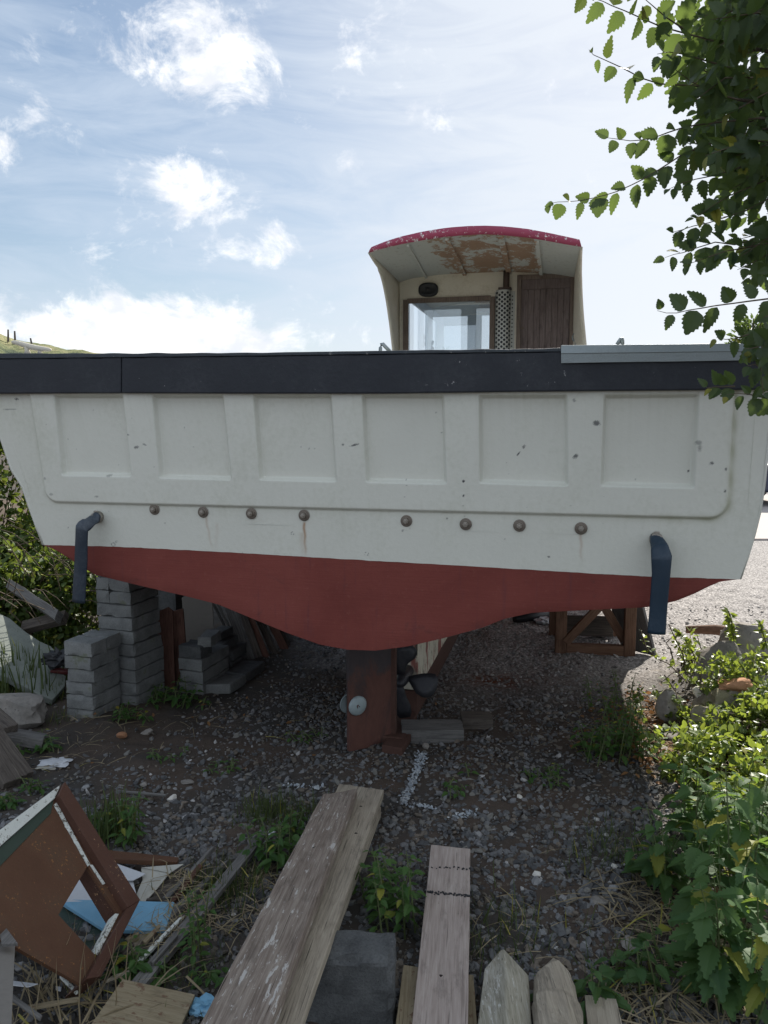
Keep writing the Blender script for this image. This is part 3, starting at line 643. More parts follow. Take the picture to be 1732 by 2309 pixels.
for nm, arr in (('rust', rust), ('mark', mark), ('grime', np.clip(grime, 0, .8))):
    at = me.attributes.new(nm, 'FLOAT', 'POINT'); at.data.foreach_set('value', arr.astype(np.float32).ravel())
link('transom', me, boat)
sc0 = (leftE[0].x + rightE[0].x) / 2
STL = [0, .6, 1.5, 3.0, 4.5, 6.0, 7.5, 9.0, 10.4, 11.2]
FB = [1, 1.005, 1.01, 1.0, .98, .93, .80, .58, .28, .03]
RISE = [0, 0, 0, .02, .05, .09, .16, .26, .38, .45]
def fair(p, i, keel=0.0):
    f = FB[i]; low = (2.1 - p.z) / 1.4 if p.z < 2.1 else 0
    f2 = f * (1 - .35 * low * (1 - f)); z_ = p.z + RISE[i] * (1 if p.z > 1.5 else .4)
    return Vector((sc0 + (p.x - sc0) * f2, STL[i] - .9 * low * (STL[i] / 11.2) ** 2 * (1 if i > 6 else 0), z_))
def resample(poly, n):
    d = [0]
    for a, b_ in zip(poly[:-1], poly[1:]): d.append(d[-1] + (b_ - a).length)
    o_ = []
    for k in range(n):
        q = d[-1] * k / (n - 1); j = max(i for i in range(len(d)) if d[i] <= q + 1e-9); j = min(j, len(poly) - 2); o_.append(poly[j].lerp(poly[j + 1], (q - d[j]) / max(1e-9, d[j + 1] - d[j])))
    return o_
for nm, E in (('topside', leftE), ('topside', rightE)):
    r_ = resample(E, 10); MB().grid([[fair(p, i) for p in r_] for i in range(len(STL))]).build(nm, M['white_hull'], boat, True, solid=.012)
bb = resample(bott, 220)
# red bottom: transom part below the waterline, and the underside running forward
wl = [Vector((p.x, 0, np.interp(p.x, ws, wz))) for p in bb]
g = []
for k in range(9): g.append([Vector((a.x, 0.0, a.z * (1 - k / 8) + b_.z * k / 8)) for a, b_ in zip(wl, bb)])
for p in g[-1]: p.y = .006
rows = g[:-1] + [[p for p in g[-1]]]
for i in range(1, len(STL)):
    r_ = []
    for p in bb:
        q = fair(p, i); c_ = 1 - min(1, abs(p.x - sc0) / 1.9); q.z -= .22 * c_ * math.sin(min(1, STL[i] / 5) * math.pi / 2) * (1 - (STL[i] / 11.2) ** 3); r_.append(q)
    rows.append(r_)
MB().grid(rows).build('bottom', M['red'], boat, False)
bpy.data.objects['bottom'].data.polygons.foreach_set('use_smooth', [True] * len(bpy.data.objects['bottom'].data.polygons))
bpy.data.objects['bottom'].modifiers.new('es', 'EDGE_SPLIT').split_angle = R(40)
# deck and inner bulwark
dz_ = 1.32
pl_ = [Vector((interp(leftE, 2, dz_, 0), 0.02, dz_))]; pr_ = [Vector((interp(rightE, 2, dz_, 0), .02, dz_))]
lft = [fair(Vector((pl_[0].x + .03, 0, dz_)), i) for i in range(len(STL))]; rgt = [fair(Vector((pr_[0].x - .03, 0, dz_)), i) for i in range(len(STL))]
MB().grid([[a, a.lerp(b_, .5), b_] for a, b_ in zip(lft, rgt)]).build('deck', M['deck'], boat)
mb = MB()
for E, sg in ((leftE, 1), (rightE, -1)):
    hi = [fair(E[0] + Vector((sg * .07, 0, -.02)), i) for i in range(len(STL) - 1)]; lo = [Vector((a.x, a.y, dz_ + RISE[i] * .4)) for i, a in enumerate(lft if sg == 1 else rgt)][:-1]
    mb.grid([hi, [a.lerp(b_, .5) for a, b_ in zip(hi, lo)], lo])
a, b_ = leftE[0] + Vector((.07, .07, -.02)), rightE[0] + Vector((-.07, .07, -.02)); mb.grid([[a, b_], [Vector((lft[0].x, .07, dz_)), Vector((rgt[0].x, .07, dz_))]])
mb.build('inner_bulwark', M['hull2'], boat)
# rubbing band across the stern and along the sheer
def railpts(pts, L): return [onL(DD(*p), L) for p in pts]
rb = railpts([(-75, 850.5), (0, 850), (270, 849), (560, 850), (830, 850), (1040, 847), (1212, 845), (1450, 843), (1690, 841)], -.045)
rt = railpts([(-75, 774), (0, 775), (270, 772), (560, 769), (830, 765), (1040, 762), (1212, 760), (1450, 757), (1690, 753)], -.045)
rb = resample(rb, 70); rt = resample(rt, 70)
def band(lo, hi, depth, name, mat, bev, wob=0.0, parent=None):
    mb = MB(); n = len(lo); vs = []
    for a, b_ in zip(lo, hi):
        w_ = wob * mnoise.noise(Vector((a.x * 5, 0, 3))) ; w2 = wob * mnoise.noise(Vector((a.x * 9, 4, 3)))
        vs += [Vector((a.x, a.y + w_, a.z)), Vector((b_.x, b_.y + w_, b_.z + w2)), Vector((b_.x, b_.y + depth, b_.z + w2)), Vector((a.x, a.y + depth, a.z))]
    fs = [(0, 1, 2, 3), tuple(4 * (n - 1) + k for k in (3, 2, 1, 0))]
    for i in range(n - 1):
        for k in range(4): fs.append((4 * i + k, 4 * i + 4 + k, 4 * i + 4 + (k + 1) % 4, 4 * i + (k + 1) % 4))
    mb.add(vs, fs); o = mb.build(name, mat, parent or boat, False, bev); bm_fix(o); return o
kk = next(i for i, p in enumerate(rb) if p.x > D0(266, 850).x)
band(rb[:kk + 1], rt[:kk + 1], .10, 'rubbing_band', M['black'], .006, .006)
o2 = [Vector((p.x + .003, p.y, p.z)) for p in rb[kk:]]; o3 = [Vector((p.x + .003, p.y, p.z)) for p in rt[kk:]]
band(o2, o3, .10, 'rubbing_band', M['black'], .006, .006)
ct = resample(railpts([(-75, 762.5), (0, 763), (270, 763), (560, 761.5), (830, 757), (1080, 754), (1212, 752), (1450, 749), (1690, 745)], -.050), 150)
cb = resample([p + Vector((0, -.005, .0005)) for p in rt], 150)
band(cb, ct, .135, 'rail_cap', M['black2'], .003, .0035)
for E in (leftE, rightE):
    sg = 1 if E is rightE else -1; mb = MB(); rows = []
    zt_, zb_ = (ct[-1].z, rb[-1].z) if sg > 0 else (ct[0].z, rb[0].z); xo = (rb[-1].x if sg > 0 else rb[0].x)
    for i in range(len(STL)):
        f = fair(Vector((E[0].x, 0, 2.1)), i); r_ = []
        for (a, z_) in ((.0, zb_), (.055, zb_), (.055, zt_), (-.09, zt_), (-.09, zb_ + .1), (.0, zb_)):
            r_.append(Vector((f.x + sg * a, f.y + (.056 if i == 0 else 0), z_ + RISE[i])))
        rows.append(r_)
    mb.grid(rows); mb.build('side_rail', M['black'], boat)
# aluminium angle over the right end of the rail
at_ = railpts([(1212, 746), (1320, 745), (1450, 744), (1690, 741)], -.056); ab_ = railpts([(1212, 784.5), (1320, 782.5), (1450, 781), (1690, 777)], -.056)
am = railpts([(1212, 763), (1320, 761.5), (1450, 760), (1690, 757)], -.059)
mb = MB(); rows = []
for p, q, r_ in zip(resample(ab_, 14), resample(am, 14), resample(at_, 14)):
    rows.append([p, q + Vector((0, .002, -.003)), q, r_ + Vector((0, .006, 0)), r_ + Vector((0, .15, .002))])
mb.grid(rows).build('metal_edge_strip', M['alu'], boat, False, solid=.003, bevel=.0008)
# bolts with washers
def disc(mb, c, r, h, n=24, dome=0.0, axis='y'):
    c = Vector(c); rings = []
    for (rr_, yy) in ((r, 0), (r, -h * .6), (r * .82, -h), (r * .3, -h - dome)):
        rings.append([c + Vector((rr_ * math.cos(2 * math.pi * k / n), yy, rr_ * math.sin(2 * math.pi * k / n))) for k in range(n)])
    vs = [p for r_ in rings for p in r_]; fs = [(i * n + k, i * n + (k + 1) % n, (i + 1) * n + (k + 1) % n, (i + 1) * n + k) for i in range(3) for k in range(n)] + [tuple(range(3 * n, 4 * n))]
    mb.add(vs, fs)
for i, (u, v) in enumerate([(334, 1100), (439, 1106), (543, 1109), (657, 1113), (878, 1125), (1006, 1132), (1122, 1135), (1255, 1141)]):
    c = onL(DD(u, v), -.002); w_ = MB(); disc(w_, c, .0275, .005); disc(w_, c + Vector((0, -.005, 0)), .0185, .004, 24)
    h_ = MB(); a0 = random.random() * 2; n = 6; hh = [c + Vector((.0125 * math.cos(a0 + k * math.pi / 3), -.010, .0125 * math.sin(a0 + k * math.pi / 3))) for k in range(6)]
    h_.prism(hh, (0, -.012, 0)); disc(h_, c + Vector((0, -.022, 0)), .0065, .005, 12)
    bo = h_.build('bolt', M['steel'], boat, False, .0012); bm_fix(bo); wo_ = w_.build('washer', M['steel2'], bo, False, .001)
# drain hoses
def hose(pts, wid, flat, mat, name):
    P_ = [onL(DD(u, v), L) for (u, v, L) in pts]; out = []; W_ = []
    for i in range(len(P_) - 1):
        for k in range(5): out.append(P_[i].lerp(P_[i + 1], k / 5)); W_.append(wid[i] + (wid[i + 1] - wid[i]) * k / 5)
    out.append(P_[-1]); W_.append(wid[-1]); n = 14; rings = []; mb = MB()
    Fl = [flat[0] + (flat[1] - flat[0]) * min(1, i / 8) for i in range(len(out))]
    for i, p in enumerate(out):
        t_ = (out[min(i + 1, len(out) - 1)] - out[max(0, i - 1)]).normalized(); a = t_.cross(Vector((0, 1, 0))).normalized(); b__ = Vector((0, 1, 0)) if abs(t_.y) < .5 else a.cross(t_).normalized()
        rings.append([p + a * W_[i] * math.cos(2 * math.pi * k / n) + b__ * W_[i] * Fl[i] * math.sin(2 * math.pi * k / n) * (1 - .45 * math.cos(2 * math.pi * k / n) ** 2 * (i > 6)) for k in range(n)])
    mb.grid([r_ + [r_[0]] for r_ in rings]); return mb.build(name, mat, boat, True, solid=.003)
h1 = hose([(212, 1117, 0.0), (207, 1119, -.045), (190, 1130, -.10), (177, 1140, -.12), (176, 1165, -.12), (175, 1210, -.115), (172, 1260, -.11), (170, 1301, -.11)], [.026, .029, .032, .034, .0335, .035, .036, .0365], (.9, .38), M['hose'], 'drain_hose')
h2 = hose([(1417, 1162, 0.0), (1419, 1167, -.045), (1425, 1182, -.09), (1429, 1202, -.11), (1428, 1240, -.11), (1424, 1290, -.105), (1421, 1330, -.10), (1418, 1369, -.10)], [.026, .027, .034, .040, .0355, .0345, .0345, .0355], (.9, .36), M['hose2'], 'drain_hose')
for (u, v, h_) in ((209, 1118, h1), (1418, 1166, h2)):
    c = onL(DD(u, v), -.02); MB().tube([c + Vector((0, .022, .002)), c + Vector((0, -.012, -.002))], .029, 20).build('hose_clamp', M['steel'], h_, True)
    p = c + Vector((0, -.004, .031)); o = MB().box(p, (.022, .012, .010)).build('clamp_screw', M['steel'], h_, False, .002)
# cleat on the port quarter
def hp6(p, q, L=.10): return onL(H6(p, q), L)
cl = MB(); n = 12
pts = [(170, 472, 25), (230, 478, 34), (330, 505, 40), (450, 545, 46), (560, 568, 44), (680, 582, 38), (750, 588, 28), (772, 590, 12)]
sc_ = .15069 / F * (BO.y + .5)
cl.tube([hp6(a, b_) for a, b_, r_ in pts], [r_ * sc_ for a, b_, r_ in pts], 12)
ck = cl.build('mooring_cleat', M['cream'], boat, True, subsurf=1)
for (a, b_, w_) in ((405, 530, 42), (590, 560, 30)):
    MB().tube([hp6(a, b_), hp6(a + 5, 600), hp6(a + 8, 660)], [w_ * sc_, w_ * sc_ * .8, w_ * sc_ * 1.3], 12).build('cleat_post', M['cream'], ck, True)
# rail hoops on the side decks
for (cr, pts, L) in ((K1, [(170, 950), (172, 900), (178, 878), (188, 876), (205, 895), (235, 925)], 3.2), (T2, [(488, 1125), (500, 1105), (516, 1082), (526, 1080), (529, 1095), (529, 1135)], 3.4)):
    MB().tube([onL(cr(*p), L) for p in pts], .016, 8).build('grab_hoop', M['alu'], boat, True)

# ---- wheelhouse
LB, LR, LF = 6.08, 4.39, 8.4
def k1(p, q, L=LB): return onL(K1(p, q), L)
junc = [k1(*p) for p in [(295, 465), (370, 440), (450, 428), (560, 414), (640, 408), (750, 404), (870, 398), (1000, 394), (1120, 397), (1250, 405), (1360, 416), (1472, 434)]]
topR = [k1(*p, LR) for p in [(112, 228), (200, 192), (300, 160), (450, 125), (620, 98), (750, 88), (870, 85), (1000, 90), (1150, 106), (1300, 134), (1420, 160), (1502, 178)]]
lowR = [k1(*p, LR) for p in [(90, 268), (200, 236), (320, 208), (450, 184), (600, 161), (750, 149), (870, 143), (1000, 150), (1150, 165), (1300, 190), (1420, 213), (1516, 228)]]
NJ = 26; junc = resample(junc, NJ); topR = resample(topR, NJ); lowR = resample(lowR, NJ)
zdeck = dz_
# roof (one shell: underside from rear edge to bulkhead, top over everything)
under = MB().grid([[a.lerp(b_, k / 6) for a, b_ in zip(lowR, junc)] for k in range(7)] + [[Vector((p.x, LB + (LF - LB) * k / 3, p.z)) for p in junc] for k in range(1, 4)])
roof = under.build('roof', M['roofunder'], boat, True)
tp = MB().grid([[Vector((p.x, LR + .03, p.z)) for p in topR], [Vector((p.x, LR + .6, p.z * .55 + (q.z + .07) * .45)) for p, q in zip(topR, junc)], [Vector((q.x, LB, q.z + .07)) for p, q in zip(topR, junc)], [Vector((q.x, LF + .15, q.z + .05)) for q in junc], [Vector((q.x, LF + .15, q.z - .002)) for q in junc]])
tp.build('roof_skin', M['cream'], roof, True)
mb = MB(); vs = []; rows = []
for p, q in zip(topR, lowR): rows.append([q + Vector((0, .03, .002)), q, q.lerp(p, .5) + Vector((0, -.012, 0)), p, p + Vector((0, .05, .006))])
mb.grid(rows).build('roof_trim', M['roofpink'], roof, True)
def at(arr, s): 
    for a, b_ in zip(arr[:-1], arr[1:]):
        if a.x <= s <= b_.x: return a.lerp(b_, (s - a.x) / (b_.x - a.x))
    return arr[-1]
for (x0, y0, x1, y1, wd) in ((350, 212, 478, 432, .03), (612, 163, 735, 404, .045), (975, 150, 1030, 392, .06), (1215, 180, 1245, 402, .045)):
    a = at(lowR, k1(x0, y0, LR).x); b_ = at(junc, k1(x1, y1, LB).x); a = a + Vector((0, .03, -.026)); b_ = b_ + Vector((0, -.004, -.028)); mb = MB()
    vs = []
    for p in (a, a.lerp(b_, .33), a.lerp(b_, .66), b_): vs += [p + Vector((-wd / 2, 0, 0)), p + Vector((wd / 2, 0, 0)), p + Vector((wd / 2, 0, .045)), p + Vector((-wd / 2, 0, .045))]
    fs = [(0, 1, 2, 3), (15, 14, 13, 12)]
    for i in range(3):
        for k in range(4): fs.append((4 * i + k, 4 * i + 4 + k, 4 * i + 4 + (k + 1) % 4, 4 * i + (k + 1) % 4))
    o = mb.add(vs, fs).build('roof_batten', M['roofunder'], roof, False, .004); bm_fix(o)
# bulkhead with openings
sL, sR = junc[0].x, junc[-1].x
w0, w1 = k1(340, 700).x, k1(922, 700).x; wtop = (k1(500, 588).z + k1(800, 578).z) / 2; wbot = 1.75
d0, d1 = k1(1092, 600).x, k1(1460, 600).x; dtop = k1(1280, 440).z
def topz(s): return at(junc, s).z
mb = MB(); xs = sorted(set([sL, w0, w1, d0, d1, sR] + [p.x for p in junc]))
for a, b_ in zip(xs[:-1], xs[1:]):
    mid = (a + b_) / 2
    segs = [(zdeck, wbot), (wtop, None)] if w0 < mid < w1 else [(dtop, None)] if d0 < mid < d1 else [(zdeck, None)]
    for z0, z1 in segs:
        za, zb2 = (topz(a), topz(b_)) if z1 is None else (z1, z1)
        mb.add([(a, LB, z0), (b_, LB, z0), (b_, LB, zb2), (a, LB, za), (a, LB + .04, z0), (b_, LB + .04, z0), (b_, LB + .04, zb2), (a, LB + .04, za)], [(0, 1, 2, 3), (4, 7, 6, 5)])
for (a, z0, z1) in ((w0, wbot, wtop), (w1, wbot, wtop), (d0, zdeck, dtop), (d1, zdeck, dtop)): mb.add([(a, LB, z0), (a, LB + .04, z0), (a, LB + .04, z1), (a, LB, z1)], [(0, 1, 2, 3)])
bk = mb.build('bulkhead', M['cream'], boat, False)
def wing(rear, front, name):
    n = 16; a = resample(rear, n); b_ = resample(front, n)
    MB().grid([[p.lerp(q, k / 6) for k in range(7)] for p, q in zip(a, b_)]).build(name, M['cream'], boat, True, solid=.025)
rearL = [k1(p, q, L) for p, q, L in [(94, 268, 4.42), (130, 330, 4.72), (165, 385, 5.0), (190, 470, 5.23), (205, 540, 5.36), (216, 600, 5.43), (226, 670, 5.50), (236, 740, 5.57), (247, 830, 5.66), (256, 915, 5.73), (262, 1000, 5.8), (268, 1090, 5.85)]]
frL = [Vector((sL, LB, z_)) for z_ in np.linspace(topz(sL), rearL[-1].z, 8)]
wing(rearL, frL, 'side_wing')
rearR = [k1(p, q, L) for p, q, L in [(1514, 228, 4.42), (1511, 300, 4.72), (1511, 400, 5.06), (1514, 500, 5.3), (1518, 600, 5.43), (1525, 700, 5.52), (1533, 780, 5.6), (1543, 880, 5.66), (1547, 940, 5.73), (1550, 1090, 5.85)]]
frR = [Vector((sR, LB, z_)) for z_ in np.linspace(topz(sR), rearR[-1].z, 8)]
wing(rearR, frR, 'side_wing')
# cabin side and front walls with window openings
def wall_quad(mb, P0, P1, z0, z1, o0, o1, oz0, oz1, off):
    """a wall from P0 to P1 (2-D), z0..z1, opening between fractions o0..o1 and heights oz0..oz1, thickness off"""
    A = lambda t_, z_, k: Vector((P0[0] + (P1[0] - P0[0]) * t_ + off[0] * k, P0[1] + (P1[1] - P0[1]) * t_ + off[1] * k, z_))
    for (a, b_, c_, d_) in ((0, o0, z0, z1), (o1, 1, z0, z1), (o0, o1, z0, oz0), (o0, o1, oz1, z1)):
        if b_ - a < 1e-4 or d_ - c_ < 1e-4: continue
        for k in (0, 1): mb.add([A(a, c_, k), A(b_, c_, k), A(b_, d_, k), A(a, d_, k)], [(0, 1, 2, 3)])
    for (a, c_, b_, d_) in ((o0, oz0, o0, oz1), (o1, oz0, o1, oz1), (o0, oz0, o1, oz0), (o0, oz1, o1, oz1)): mb.add([A(a, c_, 0), A(b_, d_, 0), A(b_, d_, 1), A(a, c_, 1)], [(0, 1, 2, 3)])
wz1 = onL(K1(600, 695), LF).z; wz0 = 1.95
f0, f1, f2, f3 = [onL(K1(x, 800), LF).x for x in (497, 752, 850, 1120)]
mb = MB(); zt_ = min(topz(sL), topz(sR)) + .0
wall_quad(mb, (sL, LB + .041), (sL, LF), zdeck, topz(sL), .22, .78, 1.95, wz1 - .02, (.03, 0)); wall_quad(mb, (sR, LB + .041), (sR, LF), zdeck, topz(sR), .22, .78, 1.95, wz1 - .02, (-.03, 0))
mid = (f1 + f2) / 2
def frac(a, b_, x): return (x - a) / (b_ - a)
ztF = topz(sc0)
wall_quad(mb, (sL + .031, LF), (mid, LF), zdeck, ztF - .03, frac(sL, mid, f0), frac(sL, mid, f1), wz0, wz1, (0, -.03)); wall_quad(mb, (mid, LF), (sR - .031, LF), zdeck, ztF - .03, frac(mid, sR, f2), frac(mid, sR, f3), wz0, wz1, (0, -.03))
mb.build('cabin_wall', M['inside'], boat)
for (a, b_) in ((f0, f1), (f2, f3)):
    o = MB().box(((a + b_) / 2, LF - .012, (wz0 + wz1) / 2), (b_ - a, .006, wz1 - wz0)).build('front_window', M['glass'], boat)
# rear window: wooden frame and pane
fw = MB(); T_ = .055
for (c, d) in (((w0 + .005, LB - .01, (wtop + wbot) / 2), (.062, .05, wtop - wbot + .04)), ((w1 - .005, LB - .01, (wtop + wbot) / 2), (.062, .05, wtop - wbot + .04)), (((w0 + w1) / 2, LB - .011, wtop + .005), (w1 - w0 - .052, .05, .055)), (((w0 + w1) / 2, LB - .011, wbot), (w1 - w0 - .052, .05, .06))): fw.box(c, d)
wf = fw.build('window_frame', M['framewood'], boat, False, .004)
MB().box(((w0 + w1) / 2, LB + .005, (wtop + wbot) / 2), (w1 - w0 - .05, .006, wtop - wbot - .03)).build('window_pane', M['glass'], wf)
# door: frame and tongue-and-groove leaf
df = MB(); fwid = .05
df.box((d0 + .01, LB - .012, (zdeck + dtop) / 2 + .02), (fwid, .05, dtop - zdeck + .06)); df.box((d1 - .01, LB - .012, (zdeck + dtop) / 2 + .02), (fwid, .05, dtop - zdeck + .06)); df.box(((d0 + d1) / 2, LB - .013, dtop + .022), (d1 - d0 - .032, .05, .05))
dfo = df.build('door_frame', M['framewood'], boat, False, .004)
dl = MB(); n = 8; a0, a1 = d0 + .05, d1 - .04; wd = (a1 - a0) / n
for k in range(n):
    x_ = a0 + wd * (k + .5); dl.add([(x_ - wd / 2 + .004, LB + .0, zdeck), (x_ + wd / 2 - .004, LB, zdeck), (x_ + wd / 2 - .004, LB, dtop - .12), (x_ - wd / 2 + .004, LB, dtop - .12), (x_ - wd / 2 - .001, LB + .008, zdeck), (x_ + wd / 2 + .001, LB + .008, zdeck), (x_ + wd / 2 + .001, LB + .008, dtop - .12), (x_ - wd / 2 - .001, LB + .008, dtop - .12)], [(0, 1, 2, 3), (0, 3, 7, 4), (1, 5, 6, 2), (3, 2, 6, 7)])
dl.box(((a0 + a1) / 2, LB - .004, dtop - .055), (a1 - a0 + .02, .02, .12)); dl.box(((a0 + a1) / 2, LB + .012, (zdeck + dtop) / 2), (a1 - a0 + .03, .006, dtop - zdeck - .01))
dl.box((a0 - .012, LB - .002, (zdeck + dtop) / 2 - .03), (.03, .018, dtop - zdeck - .1))
dleaf = dl.build('cabin_door', M['doorwood'], boat); MB().tube([k1(1120, 770, LB - .004), k1(1120, 770, LB - .03)], .018, 12).build('door_handle', M['framewood'], dleaf)
# exhaust guard with drilled holes, pipe
g0, g1_ = k1(938, 700, LB - .14).x, k1(1036, 700, LB - .14).x; gtop = k1(990, 512, LB - .14).z
mb = MB(); n = 10; gz0 = zdeck; yb2 = LB - .003
ring = []
for k in range(n + 1):
    a = math.pi * (1 - k / n); ring.append(((g0 + g1_) / 2 + (g1_ - g0) / 2 * 1.0 * math.cos(a), LB - .06 - .085 * math.sin(a) ** .7))
ring = [(g0 - .02, yb2), (g0, yb2 - .01)] + ring + [(g1_, yb2 - .008), (k1(1068, 700, LB).x, yb2 - .004)]
mb.grid([[Vector((x_, y_, gz0)) for x_, y_ in ring], [Vector((x_, y_, gtop)) for x_, y_ in ring]])
nguard = len(mb.f); hm = mb; cols_ = [.30, .5, .70, .87, .13]; z_ = gtop - .035; r_ = 0
while z_ > 1.8:
    for ci, fx in enumerate([.10, .28, .46, .64, .82, .95]):
        zz = z_ - (.026 if ci % 2 else 0); a = math.acos(max(-1, min(1, 2 * fx - 1))); x_ = (g0 + g1_) / 2 + (g1_ - g0) / 2 * math.cos(a) * -1 * -1; y_ = LB - .06 - .085 * math.sin(a) ** .7
        nx_ = Vector((math.cos(a) * .5, -math.sin(a), 0)).normalized(); tx_ = Vector((-nx_.y, nx_.x, 0)); c = Vector((x_, y_, zz)) + nx_ * .0025
        hm.add([c + (tx_ * math.cos(q) + Vector((0, 0, 1)) * math.sin(q)) * .0155 for q in [2 * math.pi * k / 10 for k in range(10)]], [tuple(range(10))])
    z_ -= .052
z_ = gtop - .06
while z_ > 1.8:
    c = Vector((k1(1052, 700, LB).x, yb2 - .008, z_)); hm.add([c + Vector((math.cos(q), 0, math.sin(q))) * .009 for q in [2 * math.pi * k / 8 for k in range(8)]], [tuple(range(8))]); z_ -= .045
gd = mb.build('exhaust_guard', [M['guard'], M['dirtyblack']], boat, False); gd.data.polygons.foreach_set('material_index', [0] * nguard + [1] * (len(mb.f) - nguard))
c0_ = k1(1012, 520, LB - .09); MB().tube([c0_ - Vector((0, 0, .1)), k1(1012, 500, LB - .09), k1(1013, 440, LB - .09), k1(1014, 388, LB - .09)], .0375, 16).build('exhaust_pipe', M['darkpipe'], boat, True)
c = k1(1005, 507, LB - .09); MB().box(c, (.15, .13, .018)).build('pipe_collar', M['darkpipe'], boat, False, .004)
# oval vent
c = k1(490, 512, LB - .03); rx_, rz2 = (k1(556, 512).x - k1(425, 512).x) / 2, (k1(490, 466).z - k1(490, 560).z) / 2; mb = MB(); rings = []
for (k_, y_) in ((1, .03), (1, .005), (.93, -.012), (.72, -.018), (.60, -.006), (.3, -.006)):
    rings.append([c + Vector((math.copysign(abs(math.cos(q)) ** .75, math.cos(q)) * rx_ * k_, y_, math.copysign(abs(math.sin(q)) ** .75, math.sin(q)) * rz2 * k_)) for q in [2 * math.pi * j / 32 for j in range(33)]])
mb.grid(rings); vt = mb.add(rings[-1][:-1], [tuple(range(32))]).build('oval_vent', M['dirtyblack'], boat, True)
MB().tube([c + Vector((0, -.004, 0)), c + Vector((0, -.03, 0))], .02, 14).build('vent_knob', M['bronze'], vt, True)
# chrome fitting by the door
c = k1(1487, 830, LB - .12); mb = MB(); mb.tube([c + Vector((.055 * math.cos(q), 0, .055 * math.sin(q))) for q in [2 * math.pi * j / 20 for j in range(21)]], .009, 8, cap=False); mb.tube([c + Vector((0, .1, 0)), c + Vector((0, -.02, 0))], .03, 14); mb.tube([c, c + Vector((-.005, -.03, -.07)), c + Vector((-.01, -.03, -.16))], .02, 10)
mb.build('deck_fitting', M['alu'], boat, True)
# instruments seen inside: two pale dials and a wheel box
for (p, q) in ((512, 866), (512, 908)):
    c = k1(p, q, LF - .08); mb = MB(); mb.tube([c, c + Vector((0, -.03, 0))], .045, 20); mb.build('dial', M['alu'], boat)
# ---- rudder, propeller, keel
def wb(p): return toboat(p)
tr_t, tr_b = onY(P7(113, 150), 4.04), onY(P7(122, 1188), 4.04); le_t, le_b = onY(P7(545, 150), 4.20), onY(P7(545, 1085), 4.20)
tr_t.z = .98; le_t.z = .98; tr_b.z = max(tr_b.z, .02)
poly = [tr_t, tr_b, tr_b.lerp(le_b, .45) + Vector((0, 0, .004)), tr_b.lerp(le_b, .52) + Vector((0, 0, .012)), le_b, le_t]
poly = [wb(p) for p in poly]; nn = (wb(le_b) - wb(tr_b)).cross(Vector((0, 0, 1))).normalized()
if nn.y > 0: nn = -nn
rud = MB().prism(poly, -nn * .028).build('rudder', M['rudder'], boat, False, .004); bm_fix(rud)
for (uv, k, nm) in ((P7(197, 700), 0, 'anode'), (P7(150, 700), 1, 'anode')):
    dloc = onPlane(uv, tr_b, Vector(((le_b - tr_b).y, -(le_b - tr_b).x, 0)).normalized()); c = wb(dloc) + (nn * .004 if not k else -nn * .032); sg = 1 if not k else -1
    tx_ = nn.cross(Vector((0, 0, 1))).normalized(); mb = MB(); rings = []
    for (rr_, h_) in ((.056, 0), (.056, .006), (.048, .014), (.02, .019), (.004, .020)): rings.append([c + tx_ * rr_ * math.cos(2 * math.pi * j / 28) + Vector((0, 0, 1)) * rr_ * .97 * math.sin(2 * math.pi * j / 28) + nn * sg * h_ for j in range(29)])
    o = mb.grid(rings).build(nm, M['zinc'], rud, True)
    if not k: o = MB().tube([c + nn * .019 + tx_ * .012 + Vector((0, 0, -.006)), c + nn * .021 + tx_ * .013 + Vector((0, 0, .006)), c + nn * .021 + tx_ * .006 + Vector((0, 0, .010))], .0035, 6).build('anode_bolt', M['rust'], rud)
a, b_ = wb(onY(P7(556, 1040), 4.215)), wb(onY(P7(556, 140), 4.215)); b_.z = .98
MB().box(((a.x + b_.x) / 2, a.y, (a.z + b_.z) / 2), (.030, .045, b_.z - a.z)).build('rudder_post', M['rust2'], boat, False, .004)
a2 = a + Vector((-.022, -.012, 0)); MB().tube([a2, Vector((a2.x, a2.y, .98))], .012, 10).build('rudder_stock', M['rust'], boat, True)
shoe = [wb(onZ(P7(*p), .055)) for p in [(440, 1090), (640, 1125), (760, 935), (575, 925)]]
o = MB().prism(shoe, (0, 0, -.045)).build('heel_plate', M['rust2'], boat, False, .004); bm_fix(o)
KS = .135
kx0 = 1.02
o = MB()
sec = lambda L, z0, z1, w_: [Vector((KS - .13, L, z0)), Vector((KS, L, z0)), Vector((KS, L, z1)), Vector((KS - .13, L, z1))]
def beam(L0, L1, z0, z1, name, mat, tz=0.0, m=24):
    mb = MB(); vs = []; fs = [(0, 1, 2, 3), tuple(4 * m + k for k in (3, 2, 1, 0))]
    for i in range(m + 1):
        L = L0 + (L1 - L0) * i / m
        for p in sec(L, z0, z1, 0): vs.append(p + Vector((.004 * mnoise.noise(p * 6), 0, (tz * (L - L0) if p.z == z0 else 0))))
    for i in range(m):
        for k in range(4): fs.append((4 * i + k, 4 * i + 4 + k, 4 * i + 4 + (k + 1) % 4, 4 * i + (k + 1) % 4))
    o = mb.add(vs, fs).build(name, mat, boat, False, .006); bm_fix(o); return o
beam(kx0, 8.5, .19, 1.0, 'keel', M['keel']); beam(kx0 - .02, 8.6, .03, .187, 'keel_shoe', M['rust2'])
beam(kx0 - .42, kx0 - .02, .005, .06, 'keel_shoe', M['rust2'])
hb = onL(P7(645, 440), .86); mb = MB(); mb.tube([hb + Vector((0, .18, 0)), hb + Vector((0, .02, 0)), hb + Vector((0, -.05, 0)), hb + Vector((0, -.09, 0)), hb + Vector((0, -.10, 0))], [.036, .04, .036, .022, .006], 16)
prop = mb.build('propeller', M['bronze'], boat, True)
